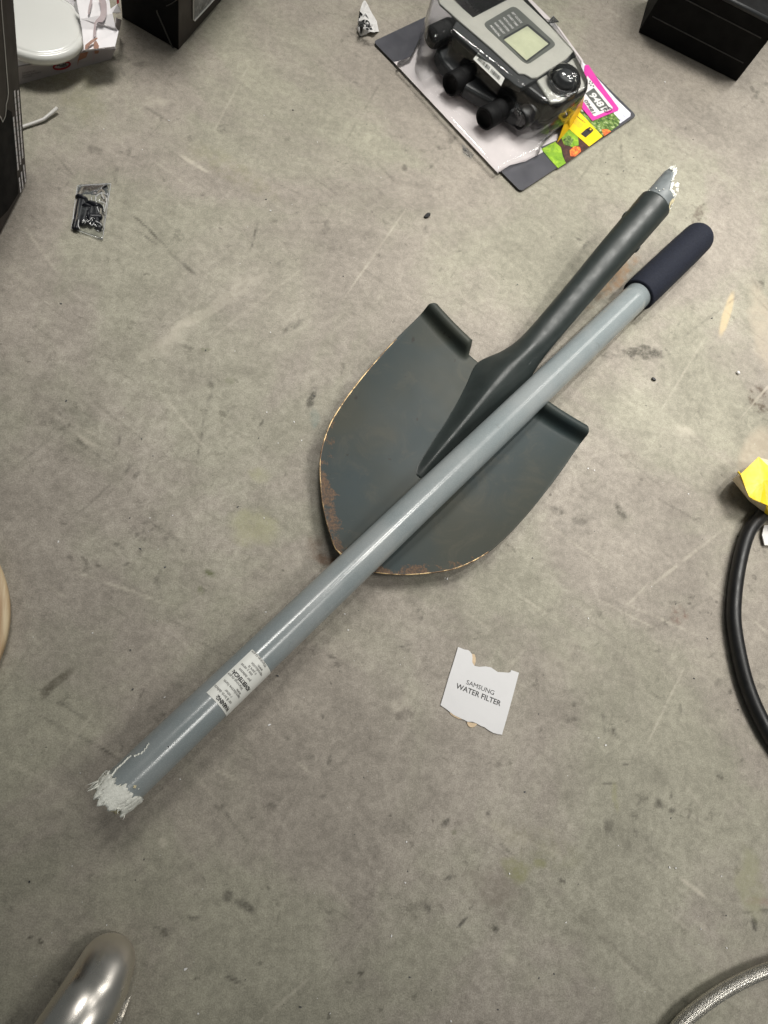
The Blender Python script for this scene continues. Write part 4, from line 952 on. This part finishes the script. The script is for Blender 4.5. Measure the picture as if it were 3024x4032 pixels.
flp('printed_shape', [(1140, -10), (1115, 90), (1102, 190), (1120, 212), (1140, 150), (1168, 20), (1172, -10)], M['mauve'])
flp('printed_hand', [(1060, 700), (1065, 640), (1150, 570), (1235, 530), (1242, 548), (1195, 590), (1130, 640), (1090, 700)], M['hand'])
flp('printed_hand', [(1185, 690), (1190, 600), (1225, 580), (1262, 650), (1255, 690)], M['hand'])
fwp = lambda name, pts, m: mesh(name, [FW(x, y, .0018) for x, y in pts], [tuple(range(len(pts)))], m, fw)
fwp('printed_hand', [(985, 745), (1100, 718), (1070, 800), (965, 845), (945, 925), (950, 840)], M['hand']); fwp('printed_hand', [(1185, 705), (1255, 700), (1240, 745), (1190, 750)], M['hand'])
fwp('printed_shape', [(1160, 715), (1185, 712), (1195, 800), (1160, 870)], M['mauve'])
cpt = [(725 + 120 * math.cos(a) * .98, 920 + 46 * math.sin(a) - 24 * math.cos(a)) for a in [2 * math.pi * k / 28 for k in range(29)]]
vs, fs = tube_vf([FW(x, y, .0016) for x, y in cpt], .0011, 6); mesh('printed_ring', vs, fs, M['red'], fw)
vs, fs = merge([tube_vf([FW(x, y, .0016) for x, y in l], .0008, 6) for l in ([(655, 925), (690, 900), (720, 935), (790, 890)], [(660, 895), (700, 930), (760, 905), (800, 925)], [(745, 880), (740, 925), (770, 940)])]); mesh('printed_symbol', vs, fs, M['ink2'], fw)
for (x0, y0, x1, y1, s) in [(165, 1040, 350, 1000, 'Dishwasher safe'), (165, 1075, 430, 1020, 'Made of fine white stoneware'), (165, 1105, 300, 1072, 'Microwave')]:
    vs, fs = text_vf(s, 1, 0); wmx = max(v.x for v in vs); p0 = FW(x0, y0, .0016); p1 = FW(x1, y1, .0016); d = (p1 - p0) / wmx
    mesh('small_print', [p0 + d * v.x + Vector((0, 0, 1)) * v.y * .0042 for v in vs], fs, M['ink2'], fw)
board('torn_wrapper', [tp(1425, 130, .062), tp(1520, 60, .064), tp(1560, 110, .060), tp(1570, 170, .055), tp(1520, 190, .052), tp(1450, 180, .060)], M['whitecard'], wbx, .0008)
board('torn_wrapper', [tp(1500, 250, .06), tp(1580, 280, .03), tp(1550, 430, .01), tp(1530, 440, .03), tp(1490, 340, .06)], M['greycard'], wbx, .0008)
board('torn_wrapper', [tp(905, 60, .055), tp(945, 0, .066), tp(985, 215, .059), tp(930, 160, .052)], M['whitecard'], wbx, .0008)
board('red_scrap', [tp(1510, 10, .066), tp(1540, -30, .068), tp(1548, 45, .064), tp(1520, 55, .064)], M['red'], wbx, .0006)
def circ(a, b, c):
    dd = 2 * (a.x * (b.y - c.y) + b.x * (c.y - a.y) + c.x * (a.y - b.y)); A_, B_, C_ = a.x ** 2 + a.y ** 2, b.x ** 2 + b.y ** 2, c.x ** 2 + c.y ** 2
    x = (A_ * (b.y - c.y) + B_ * (c.y - a.y) + C_ * (a.y - b.y)) / dd; y = (A_ * (c.x - b.x) + B_ * (a.x - c.x) + C_ * (b.x - a.x)) / dd
    return x, y, math.hypot(x - a.x, y - a.y)
bx0, by0, br0 = circ(P(*Z2(110, 785), .040), P(*Z2(480, 858), .040), P(*Z2(1030, 640), .040))
kb_ = br0 / .137
zt_b = .045
while (Vector((P(175, 150, zt_b).x - bx0, P(175, 150, zt_b).y - by0, 0))).length > .83 * br0 and zt_b < .2: zt_b += .001
hb_ = zt_b - .043
bw = lathe('bowl', Vector((bx0, by0, 0)), Vector((0, 0, 1)), [(z_, r_ * br0) for z_, r_ in [(.030, .91), (.031, .965), (.034, .99), (.038, 1.0), (.0415, .985), (.043, .945), (.044, .915), (.043 + hb_ * .15, .895), (.043 + hb_ * .5, .875), (.043 + hb_ * .85, .85), (.043 + hb_ * .96, .835), (.043 + hb_ * 1.02, .80), (.043 + hb_ * 1.05, .72), (.043 + hb_ * 1.07, .5), (.043 + hb_ * 1.08, .25), (.043 + hb_ * 1.08, .005)]], M['ceramic'], None, 72)
tag(bw, 'round glossy white bowl turned over in the torn white box', 'bowl')

# ------------------------------------------------------------------ black grooved block, top right
g0 = P(2513, 128); g1 = P(2900, 322); gd = (g1 - g0).normalized(); gn = Vector((-gd.y, gd.x, 0)); gn = gn if gn.y > 0 else -gn; gl2 = (g1 - g0).length
blk = empty('black_grooved_case', g0.lerp(g1, .5) + gn * .04, 'black metal case with two thin grey grooves on its front, at the top right', 'case')
hg = .105
prism('case_body', [p[:2] for p in (g0, g1, g1 + gn * .09, g0 + gn * .09)], .0, hg, M['blackcard'], blk); cbk = blk.children[0]; bevel(cbk, .002, 2)
go = -gn
def Z7(x, y): return (2450 + x / 2.89, y / 2.89)
for a_, b_ in (((345, 185), (1380, 715)), ((700, -20), (1580, 430))):
    vs, fs = tube_vf([hit(*Z7(*a_), g0, go, .0004), hit(*Z7(*b_), g0, go, .0004)], .0009, 6); mesh('groove', vs, fs, M['linegrey'], cbk)
vs, fs = tube_vf([g0 + Vector((0, 0, hg)) + go * .001 + gd * .0, g1 + Vector((0, 0, hg)) + go * .001], .004, 10); mesh('top_rail', vs, fs, M['dark'], cbk, smooth=True)

# ------------------------------------------------------------------ yellow and cream box at the right edge
def Z6(x, y, z=0): return P(2850 + x / 5.264, 1780 + y / 5.264, z)
yb = empty('yellow_box', Z6(900, 700), 'crushed cream carton with a bright yellow flap, on the cable at the right edge', 'box')
zl = .016
bt_ = [Z6(165, 575, .010), Z6(520, 1012, .014), Z6(905, 1312, .016), Z6(1400, 1500, .016), Z6(1700, 900, .014), Z6(1300, 300, .014), Z6(700, 130, .020)]
tp_ = [Z6(300, 470, .034), Z6(520, 930, .036), Z6(865, 1110, .034), Z6(1400, 1350, .036), Z6(1700, 800, .040), Z6(1300, 250, .044), Z6(720, 110, .044)]
vs, fs = prism_vf([tuple(p) for p in bt_], [tuple(p) for p in tp_]); yc = mesh('carton', vs, fs, M['cream'], yb); bevel(yc, .0012, 2)
yf = [(720, 95, .047), (340, 462, .040), (440, 720, .0395), (520, 925, .040), (620, 985, .040), (760, 1042, .040), (900, 1110, .038), (1400, 1300, .040), (1700, 800, .045), (1200, 560, .048)]
V = [Z6(*p) for p in yf] + [Z6(820, 600, .0455)]; n = len(yf)
yt = mesh('yellow_flap', V, [((i + 1) % n, i, n) for i in range(n)], M['yellowb'], yb); sub(yt, 3); yt.modifiers['sub'].subdivision_type = 'SIMPLE'
dm = yt.modifiers.new('crumple', 'DISPLACE'); d2t = bpy.data.textures.new('crease', 'CLOUDS'); d2t.noise_scale = .02; dm.texture = d2t; dm.strength = .002; dm.texture_coords = 'GLOBAL'; solid(yt, .0009, 0)
ye = mesh('flap_edge', [Z6(300, 395, .043), Z6(350, 455, .043), Z6(345, 475, .039), Z6(282, 415, .039)], [(0, 1, 2, 3)], M['yellowb'], yb); solid(ye, .0012, 0)
yv = mesh('yellow_flap', [Z6(880, 1120, .037), Z6(960, 1130, .037), Z6(960, 1330, .020), Z6(840, 1250, .020)], [(0, 3, 2, 1)], M['yellowb'], yb); solid(yv, .0009, 0)
wt = [Z6(890, 1495, .010), Z6(845, 1690, .010), Z6(855, 1925, .006), Z6(1100, 1940, .006), Z6(1100, 1480, .010)]
wtag = prism('white_tag', [p[:2] for p in wt], .004, .0055, M['white']); tag(wtag, 'white card tag on the floor just below the yellow box, at the right edge', 'tag')

# ------------------------------------------------------------------ thick black hose at the right
hp = catmull([P(3180, 1850, .010), P(3060, 1950, .010), P(2992, 2035, .0095), P(2941, 2110, .0095), P(2905, 2250, .0095), P(2889, 2405, .0095), P(2901, 2530, .0095), P(2938, 2690, .0095), P(2996, 2830, .010), P(3080, 2970, .010), P(3200, 3110, .010)], 12)
ho = tube('rubber_hose', hp, .0088, M['rubber'], None, 24); tag(ho, 'thick black rubber hose curving along the right edge', 'hose')

# ------------------------------------------------------------------ braided steel hose, bottom right
bp_ = catmull([P(2560, 4250, .012), P(2620, 4120, .012), P(2684, 4030, .012), P(2748, 3972, .012), P(2838, 3909, .012), P(2932, 3858, .012), P(3030, 3818, .012), P(3180, 3775, .012)], 12)
bh = empty('braided_hose', Vector((bp_[40].x, bp_[40].y, 0)), 'braided stainless steel hose curving across the bottom right corner', 'hose')
rb = .0066
tube('hose_core', bp_, rb * .93, M['innertube'], bh, 20)
tot = [0]
for a, b in zip(bp_, bp_[1:]): tot.append(tot[-1] + (b - a).length)
fr = frames(bp_)
def bp_at(s):
    s = max(0, min(tot[-1] - 1e-6, s)); i = 0
    while tot[i + 1] < s: i += 1
    t = (s - tot[i]) / (tot[i + 1] - tot[i]); a, b = fr[i], fr[i + 1]
    return a[0].lerp(b[0], t), a[2].lerp(b[2], t).normalized(), a[3].lerp(b[3], t).normalized()
parts = []; NST = 16; pitch = .030; step = .0011; nn = int(tot[-1] / step)
for dirn in (1, -1):
    for k in range(NST):
        pth = []
        for i in range(nn + 1):
            s = i * step; p, sd, uu = bp_at(s); ph = dirn * 2 * math.pi * s / pitch + 2 * math.pi * k / NST
            rr_ = rb + .00035 * math.cos(NST * ph / 1.0 * .5 + (0 if dirn > 0 else math.pi))
            pth.append(p + (sd * math.cos(ph) + uu * math.sin(ph)) * rr_)
        parts.append(tube_vf(pth, .00062, 4, False))
v, f = merge(parts); br = mesh('steel_braid', v, f, M['braid'], bh, smooth=True); tag(br, kind='stuff')

# ------------------------------------------------------------------ wooden disc at the left edge
q0, q1, q2 = P(0, 2224, .016), P(38, 2400, .016), P(0, 2582, .016)
ax_, ay_ = q0.x, q0.y; bx_, by_ = q1.x, q1.y; cx_, cy_ = q2.x, q2.y
dd = 2 * (ax_ * (by_ - cy_) + bx_ * (cy_ - ay_) + cx_ * (ay_ - by_))
ux = ((ax_ ** 2 + ay_ ** 2) * (by_ - cy_) + (bx_ ** 2 + by_ ** 2) * (cy_ - ay_) + (cx_ ** 2 + cy_ ** 2) * (ay_ - by_)) / dd
uy = ((ax_ ** 2 + ay_ ** 2) * (cx_ - bx_) + (bx_ ** 2 + by_ ** 2) * (ax_ - cx_) + (cx_ ** 2 + cy_ ** 2) * (bx_ - ax_)) / dd
Rw = math.hypot(ux - ax_, uy - ay_)
wdk = lathe('wooden_disc', Vector((ux, uy, 0)), Vector((0, 0, 1)), [(.002, Rw - .003), (.004, Rw - .001), (.013, Rw), (.0155, Rw - .0008), (.0165, Rw - .003), (.0165, Rw - .02), (.0165, .001)], M['wood'], None, 96)
tag(wdk, 'pale round wooden disc cut by the left edge of the picture', 'wooden disc')

# ------------------------------------------------------------------ chrome spout, bottom left
def ZB(x, y, z): return P(x / 2.37, 3500 + y / 2.37, z)
sp = empty('chrome_spout', ZB(900, 1000, 0), 'rounded shiny chrome spout with a blade-like lever beside it, at the bottom left corner', 'tap')
sp.location.z = 0
cl = [ZB(985, 735, .022), ZB(920, 880, .027), ZB(840, 1030, .031), ZB(740, 1200, .034), ZB(620, 1400, .036), ZB(480, 1620, .038)]
wd2 = [.0238, .0256, .0266, .0274, .0284, .0292]; ht2 = [.0175, .0200, .0212, .0218, .0224, .0230]
cc = catmull(cl, 6); ww = catmull([Vector((a, b, 0)) for a, b in zip(wd2, ht2)], 6)
vs = []; fs = []; n = 40; fr2 = frames(cc)
d_ = (cc[0] - cc[1]).normalized()
rings = []
for k in range(11, 0, -1):
    a = k / 11 * math.pi / 2 * .985; rings.append((cc[0] + d_ * .0265 * math.sin(a) + Vector((0, 0, -.004 * math.sin(a))), fr2[0][2], Vector((0, 0, 1)), .0236 * math.cos(a) ** .9, .0172 * math.cos(a) ** .9))
for i in range(len(cc)): rings.append((fr2[i][0], fr2[i][2], Vector((0, 0, 1)), ww[i].x, ww[i].y))
for p, s, u, a_, b_ in rings:
    for k in range(n):
        th = 2 * math.pi * k / n; vs.append(p + s * math.cos(th) * a_ + u * math.sin(th) * b_)
for i in range(len(rings) - 1):
    for k in range(n): a = i * n + k; b = i * n + (k + 1) % n; fs.append((a, b, b + n, a + n))
fs.append(tuple(range(n))[::-1]); fs.append(tuple(range((len(rings) - 1) * n, len(rings) * n)))
mesh('spout', vs, fs, M['chrome'], sp, smooth=True)
lv = [ZB(1228, 990, .010), ZB(1190, 1090, .012), ZB(1150, 1200, .013), ZB(1080, 1400, .014), ZB(980, 1400, .012), ZB(1050, 1200, .012), ZB(1090, 1130, .012)]
le = mesh('lever', lv, [tuple(range(7))[::-1]], M['whitecard'], sp); solid(le, .003, 0); le.data.materials.clear(); le.data.materials.append(M['braid'])

# ------------------------------------------------------------------ crumbs and chips
def chip(name, u, v, r, m, label, cat, h=.003, el=1.0, seed=0):
    rg = random.Random(seed); c = P(u, v); n = 7; a0 = rg.uniform(0, 6); pts = []
    for k in range(n):
        a = 2 * math.pi * k / n; q = r * rg.uniform(.65, 1.15); x = math.cos(a) * q * el; y = math.sin(a) * q
        pts.append((c.x + x * math.cos(a0) - y * math.sin(a0), c.y + x * math.sin(a0) + y * math.cos(a0)))
    o = prism(name, pts, .0001, h, m); bevel(o, .0005, 1); tag(o, label, cat); return o
chip('black_chip', 1680, 852, .0032, M['black'], 'tiny black plastic chip between the blister pack and the shovel blade', 'chip', .003, 2.0, 1)
chip('black_chip', 2572, 1495, .0030, M['black'], 'tiny dark chip below the scribbled stain, right of the handle', 'chip', .003, 1.1, 2)
bead = lathe('white_bead', P(2903, 1470, .0), Vector((0, 0, 1)), [(0.0002, .0015), (.001, .0024), (.002, .0027), (.003, .0024), (.004, .0012), (.0042, .0003)], M['white'], None, 14); tag(bead, 'tiny round white bead on the concrete near the right edge', 'bead')
fl2 = [(2617, 325, 3.2), (1520, 60, 0), (408, 510, 2.2), (560, 590, 1.5), (1065, 830, 2.4), (945, 1038, 1.4), (1150, 805, 1.2), (975, 895, 1.2), (1158, 1662, 2.2), (1187, 1735, 2), (1050, 1624, 2), (1065, 1310, 1.6), (925, 1383, 1.4), (1095, 1745, 1.4),
       (1370, 2482, 2.6), (1060, 2854, 2.6), (1358, 2418, 1.6), (365, 2493, 1.8), (1046, 2410, 2), (230, 2133, 2), (648, 2746, 1.6), (316, 3044, 1.8), (710, 3068, 1.6), (1600, 3314, 2.6), (1595, 3475, 2.2), (1540, 3685, 2.2), (2228, 3632, 2.0), (2384, 2935, 2.6), (2356, 2905, 1.8),
       (2758, 3658, 2.4), (2860, 3732, 2.4), (2714, 2020, 0), (2316, 2435, 1.8), (2710, 1945, 2), (2565, 2310, 1.6), (2315, 1845, 2.4), (2340, 1852, 2), (2840, 3450, 1.8), (2858, 3732, 0), (1300, 3990, 1.4), (780, 3990, 2), (730, 3815, 3), (420, 3642, 1.2), (2635, 3415, 2.6), (2660, 3418, 2.4), (1775, 4020, 3), (1040, 2040, 1.8), (680, 2030, 1.8), (590, 2040, 1.6), (2500, 2100, 1.4), (2005, 3440, 2.6), (1250, 560, 1.4), (1040, 455, 1.6), (665, 475, 2), (1500, 700, 1.5), (1760, 2280, 2.6), (1752, 2276, 1.6)]
rgf = random.Random(77); parts = []
for i in range(90): fl2.append((rgf.uniform(60, 3000), rgf.uniform(320, 4000), rgf.uniform(.5, 1.1)))
for (u, v_, r) in fl2:
    if r == 0: continue
    c = P(u, v_); r *= .00025; n = 6; el = rgf.uniform(1, 2); a0 = rgf.uniform(0, 3); b = []; t_ = []
    for k in range(n):
        a = 2 * math.pi * k / n; q = r * 1.5 * rgf.uniform(.6, 1.2); x = math.cos(a) * q * el; y = math.sin(a) * q
        p = (c.x + x * math.cos(a0) - y * math.sin(a0), c.y + x * math.sin(a0) + y * math.cos(a0)); b.append((p[0], p[1], .0001)); t_.append((p[0], p[1], r * 1.6))
    parts.append(prism_vf(b, t_))
v, f = merge(parts); flk = mesh('white_crumbs', v, f, M['white']); tag(flk, 'tiny white crumbs scattered over the concrete', None, None, 'stuff')
rgf = random.Random(78); parts = []
for i in range(90):
    u, v_ = rgf.uniform(60, 3000), rgf.uniform(320, 4000); c = P(u, v_); r = rgf.uniform(.0003, .0009); el = rgf.uniform(1, 2.4); a0 = rgf.uniform(0, 3); b = []; t_ = []
    for k in range(6):
        a = 2 * math.pi * k / 6; q = r * rgf.uniform(.6, 1.2); x = math.cos(a) * q * el; y = math.sin(a) * q
        p = (c.x + x * math.cos(a0) - y * math.sin(a0), c.y + x * math.sin(a0) + y * math.cos(a0)); b.append((p[0], p[1], .0001)); t_.append((p[0], p[1], r))
    parts.append(prism_vf(b, t_))
v, f = merge(parts); flk = mesh('dark_grit', v, f, M['dark']); tag(flk, 'dark grit scattered over the concrete', None, None, 'stuff')
